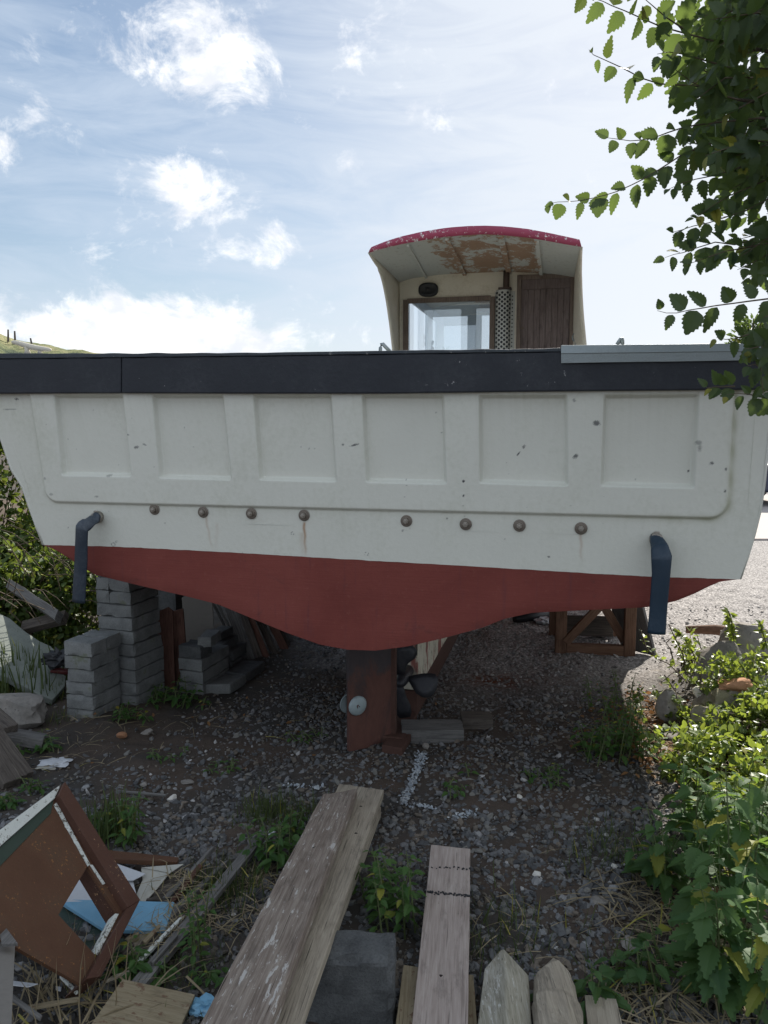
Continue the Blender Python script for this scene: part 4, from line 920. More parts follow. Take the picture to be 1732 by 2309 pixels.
blades = [[(672, 432), (700, 420), (760, 408), (830, 398), (900, 395), (960, 404), (988, 440), (992, 490), (980, 545), (940, 600), (900, 612), (850, 606), (790, 575), (745, 515), (710, 465)],
          [(600, 400), (575, 330), (556, 250), (556, 170), (590, 110), (660, 95), (735, 110), (775, 160), (781, 200), (760, 245), (700, 285), (680, 310), (672, 360), (660, 400)],
          [(600, 470), (640, 470), (660, 540), (680, 620), (715, 700), (726, 770), (715, 820), (620, 822), (580, 770), (570, 650), (580, 540)]]
for bi, bl in enumerate(blades):
    pts = [onL(P7(*p), .86) for p in bl]; mb = MB(); c = sum(pts, Vector()) / len(pts); rad = (c - hb).normalized(); tan = Vector((-rad.z, 0, rad.x))
    tw = []
    for p in pts:
        q = (p - hb).dot(tan); tw.append(p + Vector((0, q * .35 * (1 if bi != 1 else -1), 0)))
    n = len(tw); cc = sum(tw, Vector()) / n
    mid = [cc.lerp(p, .55) + Vector((0, -.004, 0)) for p in tw]
    vs = tw + mid + [cc + Vector((0, -.006, 0))]; fs = [(i, (i + 1) % n, n + (i + 1) % n, n + i) for i in range(n)] + [(n + i, n + (i + 1) % n, 2 * n) for i in range(n)]
    mb.add(vs, fs).build('propeller_blade', M['bronze'], prop, True, solid=.009)
print('keel start', onS(P7(740, 700), KS), 'prop', hb, 'roof z', topR[12].z, 'rail z', rt[35].z, 'bottom z', min(p.z for p in bott), 'width', sR - sL)

# ================================================================ BLOCKS, BOARDS AND TIMBER ON THE YARD
def block(c, d, yaw, label, group, mat='block', bev=.009, chip=.0022):
    """concrete block with its base centre at c; chipped edges"""
    mb = MB(); nx_, ny_, nz_ = max(4, int(d[0] / .022)), max(4, int(d[1] / .022)), max(3, int(d[2] / .022)); vid = {}; vs = []; fs = []; sd = random.random() * 50
    def V(i, j, k):
        if (i, j, k) not in vid:
            p = Vector((d[0] * (i / nx_ - .5), d[1] * (j / ny_ - .5), d[2] * k / nz_))
            ed = (i in (0, nx_)) + (j in (0, ny_)) + (k in (0, nz_)); a = (chip if ed == 1 else chip * 2.2)
            q = Vector((mnoise.noise(p * 22 + Vector((sd, 0, 0))), mnoise.noise(p * 22 + Vector((0, sd, 5))), mnoise.noise(p * 22 + Vector((3, 0, sd))))) * a
            if ed > 1:
                cen = Vector((0, 0, d[2] / 2)); dirn = Vector(((p.x > 0) * 2 - 1 if i in (0, nx_) else 0, (p.y > 0) * 2 - 1 if j in (0, ny_) else 0, (p.z > d[2] / 2) * 2 - 1 if k in (0, nz_) else 0))
                q -= dirn * (chip * .8 + max(0, mnoise.noise(p * 11 + Vector((sd, sd, 0)))) * chip * 5)
            vid[(i, j, k)] = len(vs); vs.append(p + q)
        return vid[(i, j, k)]
    for i in range(nx_):
        for j in range(ny_): fs += [(V(i, j, 0), V(i, j + 1, 0), V(i + 1, j + 1, 0), V(i + 1, j, 0)), (V(i, j, nz_), V(i + 1, j, nz_), V(i + 1, j + 1, nz_), V(i, j + 1, nz_))]
    for i in range(nx_):
        for k in range(nz_): fs += [(V(i, 0, k), V(i + 1, 0, k), V(i + 1, 0, k + 1), V(i, 0, k + 1)), (V(i, ny_, k), V(i, ny_, k + 1), V(i + 1, ny_, k + 1), V(i + 1, ny_, k))]
    for j in range(ny_):
        for k in range(nz_): fs += [(V(0, j, k), V(0, j, k + 1), V(0, j + 1, k + 1), V(0, j + 1, k)), (V(nx_, j, k), V(nx_, j + 1, k), V(nx_, j + 1, k + 1), V(nx_, j, k + 1))]
    o = mb.add(vs, fs).build('concrete_block', M[mat], None, False, mw=Matrix.Translation(c) @ Matrix.Rotation(yaw, 4, 'Z'))
    return tag(o, label, 'concrete block', group)
ORD = ['bottom', 'second lowest', 'third lowest', 'fourth lowest', 'fifth lowest', 'sixth lowest', 'seventh lowest', 'eighth lowest', 'ninth lowest', 'tenth lowest', 'topmost']
bh = .0845; YAW = -R(17)
cf = onZ(K4(440, 872), .02); ex_ = Vector((math.cos(YAW), math.sin(YAW), 0)); ey_ = Vector((-math.sin(YAW), math.cos(YAW), 0))
bw, bl = .195, .27
z0 = -.015
for k in range(6):
    j = [(0, 0), (.002, 0), (-.004, .004), (.006, 0), (.010, -.01), (.012, -.012)][k]; c = cf - ex_ * (bw / 2) + ey_ * (bl / 2); c.z = z0 + k * bh
    c += ex_ * (j[0] + random.uniform(-.004, .004)) + ey_ * (j[1] + random.uniform(-.006, .006))
    if k < 5: block(c, (bw, bl, bh - .003), YAW + R(random.uniform(-2.4, 2.4)), f'grey concrete block, {ORD[k]} course of the low front pillar under the port quarter', 'blocks of the low front pillar')
    else:
        block(c + ey_ * (-.075) + ex_ * .01, (bw + .01, .135, bh + .004), YAW - R(2), 'grey half block on top of the low front pillar, nearer of the two', 'blocks of the low front pillar')
        block(c + ey_ * (.068) + ex_ * .006, (bw + .012, .135, bh + .004), YAW + R(1), 'grey half block on top of the low front pillar, farther of the two', 'blocks of the low front pillar')
cb_ = onZ(K4(640, 803), .02); YB = -R(20); ex_ = Vector((math.cos(YB), math.sin(YB), 0)); ey_ = Vector((-math.sin(YB), math.cos(YB), 0))
for k in range(11):
    c = cb_ - ex_ * (.265 / 2) + ey_ * (.15) - ex_ * [0, 0, 0, 0, .004, .012, .02, .022, .02, .024, .026][k]; c.z = z0 + k * bh
    if k < 8 or k == 10: block(c, (.265, .30, bh - .003), YB + R(random.uniform(-2.2, 2.2)), f'grey concrete block, {ORD[k]} course of the tall rear pillar holding the hull', 'blocks of the tall rear pillar')
    else:
        block(c - ex_ * .082, (.10, .30, bh - .003), YB + R(random.uniform(-1.5, 1.5)), f'narrow grey block, {ORD[k]} course of the tall rear pillar, bush side', 'blocks of the tall rear pillar')
        block(c + ex_ * .052, (.162, .30, bh - .003), YB + R(random.uniform(-1, 1)), f'wider grey block, {ORD[k]} course of the tall rear pillar, keel side', 'blocks of the tall rear pillar')
# another darker pillar further in, behind the brown boards
c = onY(P4(640, 900), 5.9); c.z = 0
for k in range(5):
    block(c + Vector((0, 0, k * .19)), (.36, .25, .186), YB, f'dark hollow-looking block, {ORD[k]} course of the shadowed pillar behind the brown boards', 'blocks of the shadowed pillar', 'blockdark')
# small stack and slabs on the ground
cs = onZ(P4(882, 915), .0); YS = -R(16); ex_ = Vector((math.cos(YS), math.sin(YS), 0)); ey_ = Vector((-math.sin(YS), math.cos(YS), 0))
for k in range(3):
    c = cs - ex_ * .09 + ey_ * .20; c.z = z0 + k * bh
    block(c, (.18, .38, bh - .003), YS + R(random.uniform(-1, 1)), f'grey concrete block, {ORD[k]} course of the small pile by the grey sheet', 'blocks of the small pile')
c = cs - ex_ * .10 + ey_ * .10; c.z = z0 + 3 * bh; block(c, (.17, .16, bh - .003), YS, 'dark half block on top of the small pile, under a paler one', 'blocks of the small pile', 'blockdark')
c = cs - ex_ * .03 + ey_ * .17; c.z = z0 + 4 * bh - .02; block(c, (.10, .21, .075), YS + R(9), 'pale small block crowning the small pile', 'blocks of the small pile')
cs2 = onY(P4(1010, 700), 5.5); cs3 = onY(P4(1118, 690), 5.6); cs3.z = 0
for k in range(3):
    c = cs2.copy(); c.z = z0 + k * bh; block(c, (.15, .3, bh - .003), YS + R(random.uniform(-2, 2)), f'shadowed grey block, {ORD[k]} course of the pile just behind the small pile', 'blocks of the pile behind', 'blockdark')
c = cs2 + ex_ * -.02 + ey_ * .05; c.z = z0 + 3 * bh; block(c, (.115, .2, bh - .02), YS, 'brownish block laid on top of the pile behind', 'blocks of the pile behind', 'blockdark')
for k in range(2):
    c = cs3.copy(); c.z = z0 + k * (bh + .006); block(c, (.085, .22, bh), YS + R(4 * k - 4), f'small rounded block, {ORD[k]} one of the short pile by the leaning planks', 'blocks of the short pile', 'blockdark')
sl1 = [onZ(P4(*p), .055) for p in [(885, 842), (1082, 838), (1200, 770), (1050, 765)]]
sheet('paving_slab', sl1, .07, M['block'], 'grey slab lying on the dirt in front of the small pile', 'slab', None, .008)
sl2 = [onZ(P4(*p), .06) for p in [(1050, 745), (1190, 768), (1335, 672), (1165, 662)]]
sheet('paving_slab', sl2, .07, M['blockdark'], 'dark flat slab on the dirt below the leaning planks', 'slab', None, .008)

def quadY(cr, pts, Ys): return [onY(cr(*p), y) for p, y in zip(pts, Ys)]
# brown boards and grey sheet standing on edge
def standing(name, pts, Ybot, lean, th, mat, label, cat='board', cr=P4, zfoot=0):
    base = max(pts, key=lambda p: p[1]); P_ = []
    b0 = onY(cr(*base), Ybot)
    for p in pts:
        q = onY(cr(*p), Ybot)
        q = onY(cr(*p), Ybot + lean * max(0, q.z - b0.z)); P_.append(q)
    n = (P_[1] - P_[0]).cross(P_[-1] - P_[0]).normalized()
    if n.y < 0: n = -n
    c = sum(P_, Vector()) / len(P_); loc = [p - c for p in P_]
    o = MB().prism(loc, n * th); o = o.build(name, mat, None, False, .002, mw=Matrix.Translation(c)); bm_fix(o)
    o.data.transform(Matrix.Rotation(R(90), 4, 'Y')); o.matrix_world = Matrix.Translation(c) @ Matrix.Rotation(R(-90), 4, 'Y')   # grain runs upright
    return tag(o, label, cat)
standing('brown_board', [(550, 322), (634, 285), (668, 312), (680, 700), (688, 885), (583, 897), (570, 640)], 5.15, .08, .022, M['redbrown'], 'reddish brown board standing upright with a broken top, nearest the tall pillar')
standing('brown_board', [(672, 312), (742, 296), (762, 560), (772, 870), (692, 880), (684, 700)], 5.24, .08, .022, M['redbrown'], 'red brown board standing upright between the broken board and the grey sheet')
standing('grey_sheet', [(733, 216), (800, 178), (952, 215), (966, 470), (975, 660), (770, 700)], 5.62, .10, .014, M['greyply'], 'flat grey sheet with a clipped corner leaning behind the small block pile', 'panel')
# leaning planks
lp = [((940, 215), (1150, 640), 22, 'thin grey batten leaning against the grey sheet, first in the row', 'oldgrey'), ((975, 225), (1180, 640), 18, 'thin pale batten leaning beside the first one', 'oldgrey'),
      ((1075, 262), (1222, 668), 82, 'broad grey plank leaning, leftmost broad one of the row', 'oldgrey'), ((1150, 268), (1300, 668), 50, 'dark plank leaning in the row, edge in deep shade', 'olddark'),
      ((1190, 290), (1345, 662), 60, 'red brown plank leaning in the middle of the row', 'redbrown'), ((1265, 330), (1405, 636), 45, 'dark grey plank leaning right of the red brown one', 'olddark'),
      ((1300, 340), (1428, 625), 24, 'narrow pale batten leaning between two darker planks', 'oldgrey'), ((1370, 380), (1485, 606), 60, 'brownish plank leaning near the outer end of the row', 'redbrown'),
      ((1420, 405), (1520, 590), 36, 'dark plank leaning last but one at the outer end', 'olddark'), ((1465, 430), (1552, 560), 34, 'short grey plank leaning at the very outer end', 'oldgrey')]
for i, (a, b_, wd, lab, mm) in enumerate(lp):
    q = onZ(P4(*b_), .0); Yb = q.y; t_ = onY(P4(*a), Yb + .12); d_ = (t_ - q); top = q + d_ * (min(.80, 2.2 * t_.z) / max(.15, t_.z)); w_ = wd * .31344 / F * Yb * 1.02; s_ = Vector((1, .05, 0)).normalized() * w_ / 2 * 1.05
    board('leaning_plank', top - s_, top + s_, q + s_, q - s_, .028, M[mm], lab, 'plank', 'planks leaning in a row under the hull', wear=.003, nl=12, nw=3)
# brown trestle under the starboard side
TZ = 1.02
ga = onZ(R5(162, 455), 0); gb = onZ(R5(725, 476), 0); dv = (gb - ga).normalized(); nv = Vector((-dv.y, dv.x, 0)); 
yaw = math.atan2(dv.y, dv.x); st = empty('hull_stand', ga, yaw, 'brown timber trestle with diagonal braces under the starboard side', 'boat stand')
wid = (gb - ga).length; pw = .085
def bar(p0, p1, w_, d_, name, y0=0.0, mat='stand', parent=st):
    p0, p1 = Vector(p0), Vector(p1); dr = (p1 - p0).normalized(); u = Vector((0, 1, 0)); s_ = dr.cross(u).normalized(); pts = [p0 - s_ * w_ / 2, p0 + s_ * w_ / 2, p1 + s_ * w_ / 2, p1 - s_ * w_ / 2]
    c = sum(pts, Vector()) / 4; ang = math.atan2(dr.z, dr.x); Mx = Matrix.Translation(c + Vector((0, y0, 0))) @ Matrix.Rotation(-ang, 4, 'Y')
    L_ = (p1 - p0).length; o = MB().box((0, d_ / 2, 0), (L_, d_, w_)).build(name, M[mat], parent, False, .004); o.matrix_basis = Mx; return o
D_ = .55
for y0 in (0, D_):
    bar((pw / 2, 0, .002), (pw / 2, 0, TZ + .12), pw, .07, 'post', y0); bar((wid - pw / 2, 0, .002), (wid - pw / 2, 0, TZ), pw, .07, 'post', y0)
    bar((pw + .001, 0, .045), (wid - pw - .001, 0, .045), .08, .06, 'cross_beam', y0 + .004); bar((pw + .001, 0, .86), (wid - pw - .001, 0, .86), .08, .06, 'cross_beam', y0 + .004)
bar((pw * .9, 0, .10), (.42, 0, .50), .065, .04, 'brace', -.012); bar((.34, 0, .44), (wid - pw * .8, 0, .10), .065, .04, 'brace', .10)
bar((wid - pw * .9, 0, .12), (.2, 0, .70), .07, .04, 'brace', D_ - .05)
o = bar((pw + .01, 0, .12), (wid - pw - .01, 0, .12), .17, .03, 'back_board', D_ - .1, 'olddark')
# grey plank leaning on the trestle
q = [onY(R5(*p), y) for p, y in (((732, 100), 6.05), ((800, 100), 6.15), ((868, 466), 5.75), ((742, 350), 5.75))]
q0 = onZ(R5(866, 470), 0); q1 = q0 + Vector((-.19, .25, 0)); up_ = Vector((-.16, .30, .82))
board('leaning_plank', q1 + up_, q0 + up_, q0, q1, .03, M['oldgrey'], 'grey sawn plank leaning against the outer side of the trestle', 'plank', None)
# timber pads by the keel
def padblock(x0, x1, y0, y1, z1, lab, mat='oldgrey', yaw=0):
    return board('timber_block', (x0, y1, z1), (x0, y0, z1), (x1, y0, z1), (x1, y1, z1), z1 + .01, M[mat], lab, 'timber block', None, wear=.006, ends=.01)
a = onZ(P7(1250, 1075), 0); bY = onZ(P7(1290, 840), .075).y
padblock(.10, a.x, a.y, bY, .078, 'short grey timber packing block beside the keel')
a2 = onZ(P7(1470, 935), 0); padblock(a.x + .01, a2.x + .04, a2.y, a2.y + .13, .06, 'brown timber offcut behind the packing block', 'olddark')

def nails(par, P0, P1, P2, pts, cr=K7):
    n_ = (Vector(P1) - Vector(P0)).cross(Vector(P2) - Vector(P0)).normalized(); n_ = -n_ if n_.z < 0 else n_; t_ = n_.orthogonal().normalized(); s_ = n_.cross(t_)
    for (p, q, r_, sq) in pts:
        c = onPlane(cr(p, q), Vector(P0), n_); mb = MB(); rings = []
        for (k_, h_) in ((1, 0.0), (.8, .0014), (.3, .0016)): rings.append([c + n_ * h_ + (t_ * math.cos(a) * sq + s_ * math.sin(a)) * r_ * k_ * (1 + .25 * math.sin(a * 3 + p)) for a in [2 * math.pi * j / 14 for j in range(15)]])
        o = mb.grid(rings).add(rings[-1][:-1], [tuple(range(14))]).build('nail_hole', M['nailhole'], par, True); o.matrix_basis = par.matrix_basis.inverted()
M['nailhole'] = plain('nail_hole_dark', (.02, .014, .012), .9)
# ---- foreground planks
def pz(cr, p, z): return onZ(cr(*p), z)
A1, B1, C1, D1 = pz(K7, (497, 88), .16), pz(K7, (630, 66), .16), pz(K7, (292, 983), .40), pz(K7, (18, 983), .40)
ext = lambda p, q, k=.5: q + (q - p).normalized() * k
def ext2(A, B, C, D, k): return A, B, ext(B, C, k), ext(A, D, k)
plA = board('long_plank', *ext2(A1, B1, C1, D1, .10), .045, M['timber'], 'long weathered plank with flaking white paint, uppermost of the pair in the foreground', 'plank', 'planks stacked in the foreground', wear=.003, nl=60, nw=8, ends=.012, bev=.004)
nrm = (B1 - A1).cross(D1 - A1).normalized(); nrm = -nrm if nrm.z < 0 else nrm
A2, B2, C2, D2 = [pz(K7, p, z) for p, z in (((560, 46), .090), ((735, 70), .090), ((412, 983), .305), ((160, 983), .305))]
plB = board('long_plank', *ext2(A2, B2, C2, D2, .10), .034, M['timber2'], 'long bare grey plank directly beneath the painted one', 'plank', 'planks stacked in the foreground', wear=.003, nl=60, nw=8, ends=.012, bev=.003)
nails(plB, A2, B2, C2, [(646, 135, .006, 1), (627, 240, .006, 1), (352, 816, .010, 1.5)])
A3, B3, C3, D3 = [pz(K7, p, z) for p, z in (((575, 130), .052), ((724, 140), .052), ((396, 990), .268), ((170, 990), .268))]
board('long_plank', *ext2(A3, B3, C3, D3, .10), .045, M['timber2'], 'thick split plank lowest in the stack, only its edge showing', 'plank', 'planks stacked in the foreground', wear=.004, nl=60, nw=6, ends=.02, bev=.003)
nails(plA, A1, B1, C1, [(460, 297, .010, 1.4), (448, 301, .006, 1), (190, 830, .009, 1), (234, 827, .010, 1), (212, 852, .013, 1.3)])
# concrete block on edge
f0_, f1_ = onZ(K7(400, 985), .0), onZ(K7(785, 985), .0); zt = .235
t0, t1 = onZ(K7(768, 716), zt), onZ(K7(785, 622), zt)
block(Vector(((t0.x) - .17, t0.y + .07, -.01)), (.36, .14, zt), R(-2), 'dark rough concrete block standing on edge between the foreground planks', None, 'blockdark', chip=.006)
# single plank and the boards under it
A4, B4, C4, D4 = [pz(K7, p, .105) for p in ((920, 284), (1073, 300), (1064, 983), (845, 983))]
pl4 = board('long_plank', *ext2(A4, B4, C4, D4, .25), .032, M['timber3'], 'smooth pale plank lying alone pointing at the keel', 'plank', None, wear=.0025, nl=50, nw=6, ends=.004)
nails(pl4, A4, B4, C4, [(958, 795, .005, 1)])
A5, B5, C5, D5 = [pz(K7, p, .065) for p in ((812, 752), (1085, 792), (1100, 983), (782, 983))]
board('short_plank', *ext2(A5, B5, C5, D5, .2), .04, M['ply'], 'wide yellowish board lying under the smooth pale plank', 'plank', None, wear=.004)
pa = [pz(K7, p, .1055) for p in ((905, 458), (1070, 478), (1069, 488), (903, 468))]
# stain bands across the pale plank are dirt lines: thin soil ridges
for (pp, lab) in (([(905, 459), (1070, 477), (1070, 487), (904, 470)], 'a'), ([(915, 366), (1072, 372), (1072, 380), (914, 374)], 'b')):
    P_ = [pz(K7, p, .109) for p in pp]; a, b_ = (P_[0] + P_[3]) / 2, (P_[1] + P_[2]) / 2; mb = MB(); n = 40 if lab == 'a' else 16
    for i in range(n):
        c = a.lerp(b_, (i + random.random()) / n); c.y += random.gauss(0, .004); c.z = .1065
        r_ = random.uniform(.0025, .005); v_, f_ = ico(1); mb.add([c + Vector(x * r_ * random.uniform(.6, 1.4)) for x in v_], [tuple(f) for f in f_])
    o = mb.build('dirt_ridge', M['dirtyblack']); o.parent = pl4; o.matrix_basis = pl4.matrix_basis.inverted()
    o['kind'] = 'stuff'
# pointed post
ZP = .16
tip = pz(K7, (1200, 684), ZP - .02); sL_, sR_ = pz(K7, (1128, 765), ZP - .05), pz(K7, (1300, 792), ZP - .05); rN = pz(K7, (1212, 800), ZP); bL_, bR_ = pz(K7, (1100, 990), ZP - .05), pz(K7, (1312, 990), ZP - .05); bN = pz(K7, (1215, 990), ZP)
c = (tip + bN) / 2; e_ = Vector((0, -.35, 0)); dn = Vector((0, 0, -.10))
top = [tip, sL_, rN, sR_, bL_, bN, bR_]; far_ = [ext(sL_, bL_, .3), ext(rN, bN, .3), ext(sR_, bR_, .3)]
vs = [tip, sL_, rN, sR_] + far_ + [tip + dn, sL_ + dn, sR_ + dn, far_[0] + dn, far_[2] + dn]
fs = [(0, 1, 2), (0, 2, 3), (1, 4, 5, 2), (2, 5, 6, 3), (0, 7, 8, 1), (0, 3, 9, 7), (1, 8, 10, 4), (3, 6, 11, 9), (4, 10, 11, 6, 5), (7, 9, 11, 10, 8)]
o = MB().add([Vector((-(p - c).y, (p - c).x, (p - c).z)) for p in vs], fs).build('pointed_post', M['paletimber'], None, False, .006, mw=Matrix.Translation(c) @ Matrix.Rotation(-R(90), 4, 'Z'), seg=3); bm_fix(o); tag(o, 'pale fence post with a pointed end lying in the foreground', 'post')
# broken log
la, lb_ = pz(K7, (1385, 775), .09), pz(K7, (1412, 990), .10); lb_ = ext(la, lb_, .3); mb = MB(); n = 16; rings = []; rad = .072
ax_ = (lb_ - la).normalized(); sd_ = Vector((ax_.y, -ax_.x, 0)).normalized()
for i in range(26):
    t_ = i / 25; p = la.lerp(lb_, t_); ring = []
    for k in range(n):
        q = 2 * math.pi * k / n; r_ = rad * (1 + .22 * mnoise.noise(Vector((math.cos(q) * 1.6, math.sin(q) * 1.6, t_ * 3))) + .14 * mnoise.noise(Vector((math.cos(q) * 6, math.sin(q) * 6, t_ * 4)))) * (.35 + .65 * min(1, (t_ + .02) * 9)) * (.9 if t_ < .3 else 1)
        off_ = ax_ * (.09 * mnoise.noise(Vector((k * 1.7, 0, 9))) if i < 3 else 0)
        ring.append(p + off_ + sd_ * math.cos(q) * r_ + Vector((0, 0, 1)) * math.sin(q) * r_ * .8)
    rings.append(ring + [ring[0]])
mb.grid(rings); mb.add([r_ for r_ in rings[0][:-1]], [tuple(range(n))]); c = la.copy()
mb.v = [tuple(Vector((-(Vector(p) - c).y, (Vector(p) - c).x, (Vector(p) - c).z))) for p in mb.v]
tag(mb.build('broken_log', M['timber2'], None, False, mw=Matrix.Translation(c) @ Matrix.Rotation(-R(90), 4, 'Z')), 'split pale log with a torn end beside the pointed post', 'log')
P_ = [pz(K7, p, .06) for p in ((1520, 870), (1640, 884), (1668, 990), (1530, 990))]
board('short_plank', *P_, .03, M['timber2'], 'short pale offcut at the near edge under the nettles', 'plank', None)

# ---- junk heap at the left
T_, R_, B_ = onY(K6(285, 150), 2.60), onY(K6(655, 752), 2.44), onY(K6(430, 1132), 2.15)
pn = (R_ - T_).cross(B_ - T_).normalized(); pn = -pn if pn.z < 0 else pn
fp = lambda p, q: onPlane(K6(p, q), T_, pn)
hole = [fp(*p) for p in [(468, 505), (632, 757), (505, 975), (312, 765)]]
outer = [fp(*p) for p in [(287, 150), (655, 752), (430, 1135), (-330, 700)]]
cc_ = sum(outer, Vector()) / 4; back = -pn * .035
root = empty('cabinet_panel', (cc_.x, cc_.y, cc_.z), 0, 'orange brown cabinet front with a square cut-out propped on one corner', 'cabinet door')
def addp(mb, polys, name, mat, bev=0.0):
    o = mb.build(name, mat, root, False, bev); o.matrix_basis = Matrix.Translation(-cc_); bm_fix(o); return o
# face: ring between outer and hole
mb = MB(); vs = outer + hole; fs = [(0, 1, 5, 4), (1, 2, 6, 5), (2, 3, 7, 6), (3, 0, 4, 7)]
vs2 = vs + [p + back * .35 for p in vs]; fs2 = fs + [tuple(8 + i for i in f[::-1]) for f in fs] + [(4 + i, 4 + (i + 1) % 4, 12 + (i + 1) % 4, 12 + i) for i in range(4)] + [(i, 8 + i, 8 + (i + 1) % 4, (i + 1) % 4) for i in range(4)]
mb.add(vs2, fs2); addp(mb, None, 'face_panel', M['orange'])
# raised edge frames (right side edge, lower side edge, top-left edge)
ro = [fp(*p) for p in [(287, 150), (322, 78), (722, 712), (655, 752)]]
def strip(pp, h_up, h_dn, name, mat, jag=0):
    mb = MB(); a, b_, c_, d_ = pp; n = 16; vs = []
    for i in range(n + 1):
        t_ = i / n; p, q = a.lerp(d_, t_), b_.lerp(c_, t_); j = Vector((1, 0, 0)) * jag * mnoise.noise(Vector((t_ * 9, 1, 2)))
        vs += [p + pn * h_up + j, q + pn * h_up, q - pn * h_dn, p - pn * h_dn]
    fs = [(0, 1, 2, 3), tuple(4 * n + k for k in (3, 2, 1, 0))]
    for i in range(n):
        for k in range(4): fs.append((4 * i + k, 4 * i + 4 + k, 4 * i + 4 + (k + 1) % 4, 4 * i + (k + 1) % 4))
    mb.add(vs, fs); return addp(mb, None, name, mat, .002)
strip(ro, .030, .085, 'edge_rail', M['orange2'])
strip([fp(655, 752), fp(722, 712), fp(512, 1120), fp(432, 1135)], .028, .085, 'edge_rail', M['orange2'])
strip([fp(318, 76), fp(285, 150), fp(-330, 690), fp(-330, 560)], .012, .09, 'edge_rail', M['whitepaint'])
strip([fp(285, 152), fp(270, 225), fp(-330, 850), fp(-330, 700)], .003, .0, 'green_stripe', M['dgreen'])
strip([fp(285, 180), fp(300, 165), fp(480, 498), fp(468, 508)], .004, .0, 'paint_strip', M['whitepaint'], .010)
strip([fp(478, 500), fp(492, 500), fp(560, 600), fp(548, 606)], .004, .0, 'paint_strip', M['whitepaint'], .006)
strip([fp(612, 760), fp(634, 762), fp(520, 985), fp(500, 972)], .004, .035, 'cut_edge', M['whitepaint'], .004)
# things lying behind and under it
def flat(name, cr, pts, z, th, mat, lab, cat='board', bev=.001):
    zs = z if isinstance(z, (list, tuple)) else [z] * len(pts)
    return sheet(name, [onZ(cr(*p), zz) for p, zz in zip(pts, zs)], th, M[mat], lab, cat, None, bev)
flat('thin_board', K6, [(545, 415), (955, 457), (948, 484), (560, 462)], .085, .02, 'orange', 'narrow orange brown board lying behind the white sheets')
flat('white_sheet', K6, [(380, 560), (602, 448), (640, 560), (708, 570), (738, 690), (330, 695)], .055, .004, 'paper', 'white speckled sheet lying behind the cabinet front, seen through its hole', 'sheet')
flat('white_sheet', K6, [(600, 482), (778, 545), (712, 580), (610, 575)], .07, .003, 'paper', 'white pointed scrap of sheet lying over the others', 'sheet')
P_ = [(762, 512), (980, 492), (905, 540), (845, 615), (775, 694), (715, 690), (760, 580), (830, 515)]
flat('curled_sheet', K6, P_, [.06, .10, .085, .07, .05, .045, .05, .06], .004, 'paper2', 'cream curling sheet with a tapered tail on the junk heap', 'sheet')
mb = MB(); rows = []; q4 = [onZ(K6(*p), .05) for p in [(905, 525), (990, 530), (905, 690), (780, 692)]]
for i in range(25):
    t_ = i / 24; r_ = []
    for j in range(7): p = q4[0].lerp(q4[3], t_).lerp(q4[1].lerp(q4[2], t_), j / 6); p = p + Vector((0, 0, .010 * math.sin(t_ * 34 + j * .5) + .01 * mnoise.noise(p * 20))); r_.append(p)
    rows.append(r_)
tag(mb.grid(rows).build('crumpled_sheet', M['olddark'], None, True, solid=.004), 'dark rippled scrap lying beside the curled cream sheet', 'scrap')
flat('blue_board', K6, [(345, 682), (932, 696), (883, 850), (560, 845), (330, 700)], [.055, .06, .05, .045, .05], .014, 'blue', 'light blue painted board lying under the cabinet front')
flat('green_board', K6, [(300, 700), (600, 880), (520, 1000), (250, 800)], .028, .012, 'dgreen', 'dark green board seen through the hole of the cabinet front')
flat('green_board', K6, [(625, 880), (690, 905), (655, 1000), (575, 1040)], .05, .014, 'dgreen', 'small dark green board end beside the cabinet corner')
flat('wood_strip', K6, [(672, 888), (740, 852), (746, 862), (682, 905)], .055, .02, 'ply', 'short yellow strip by the blue board')
def strip2(name, pts, z, th, mat, lab, cat='strip', nl=24, wear=.0025):
    zs = z if isinstance(z, (list, tuple)) else [z] * 4
    return board(name, *[onZ(K6(*p), zz) for p, zz in zip(pts, zs)], th, M[mat], lab, cat, None, wear=wear, nl=nl, nw=2)
strip2('wood_strip', [(1392, 308), (1436, 320), (765, 1150), (700, 1120)], [.075, .075, .05, .05], .022, 'oldgrey', 'longest grey batten running from the gravel to the plywood square')
strip2('white_strip', [(1442, 306), (1480, 306), (1388, 405), (1366, 418)], .05, .01, 'paper', 'short white strip beside the end of the longest batten')
strip2('wood_strip', [(1190, 480), (1226, 468), (905, 790), (868, 772)], [.06, .06, .05, .05], .02, 'oldgrey', 'mossy grey batten beside the longest batten')
strip2('wood_strip', [(1128, 402), (1148, 398), (905, 672), (868, 672)], [.10, .10, .06, .06], .02, 'oldgrey', 'thin grey stick lying from the crumpled scrap to the gravel')
strip2('wood_strip', [(1062, 490), (1082, 500), (935, 688), (905, 692)], [.09, .09, .06, .06], .015, 'orange2', 'thin reddish stick lying by the blue board corner')
strip2('wood_strip', [(960, 740), (1000, 770), (735, 1000), (690, 985)], .04, .015, 'olddark', 'dark batten lying next to the white strip')
strip2('white_strip', [(955, 780), (990, 765), (736, 1028), (704, 1032)], [.07, .07, .06, .06], .012, 'whitepaint', 'long flaking white strip beside the blue board')
strip2('wood_strip', [(720, 860), (800, 850), (700, 990), (660, 960)], .03, .02, 'timber2', 'pale wood piece under the corner of the blue board')
strip2('wood_strip', [(620, 93), (622, 100), (885, 126), (888, 119)], .035, .010, 'oldgrey', 'thin grey stick lying alone on the gravel', 'stick')
flat('plywood_square', K6, [(655, 1108), (1042, 1190), (965, 1360), (480, 1360)], [.07, .06, .05, .06], .012, 'ply', 'square of stained plywood lying at the near edge', 'board', .001)
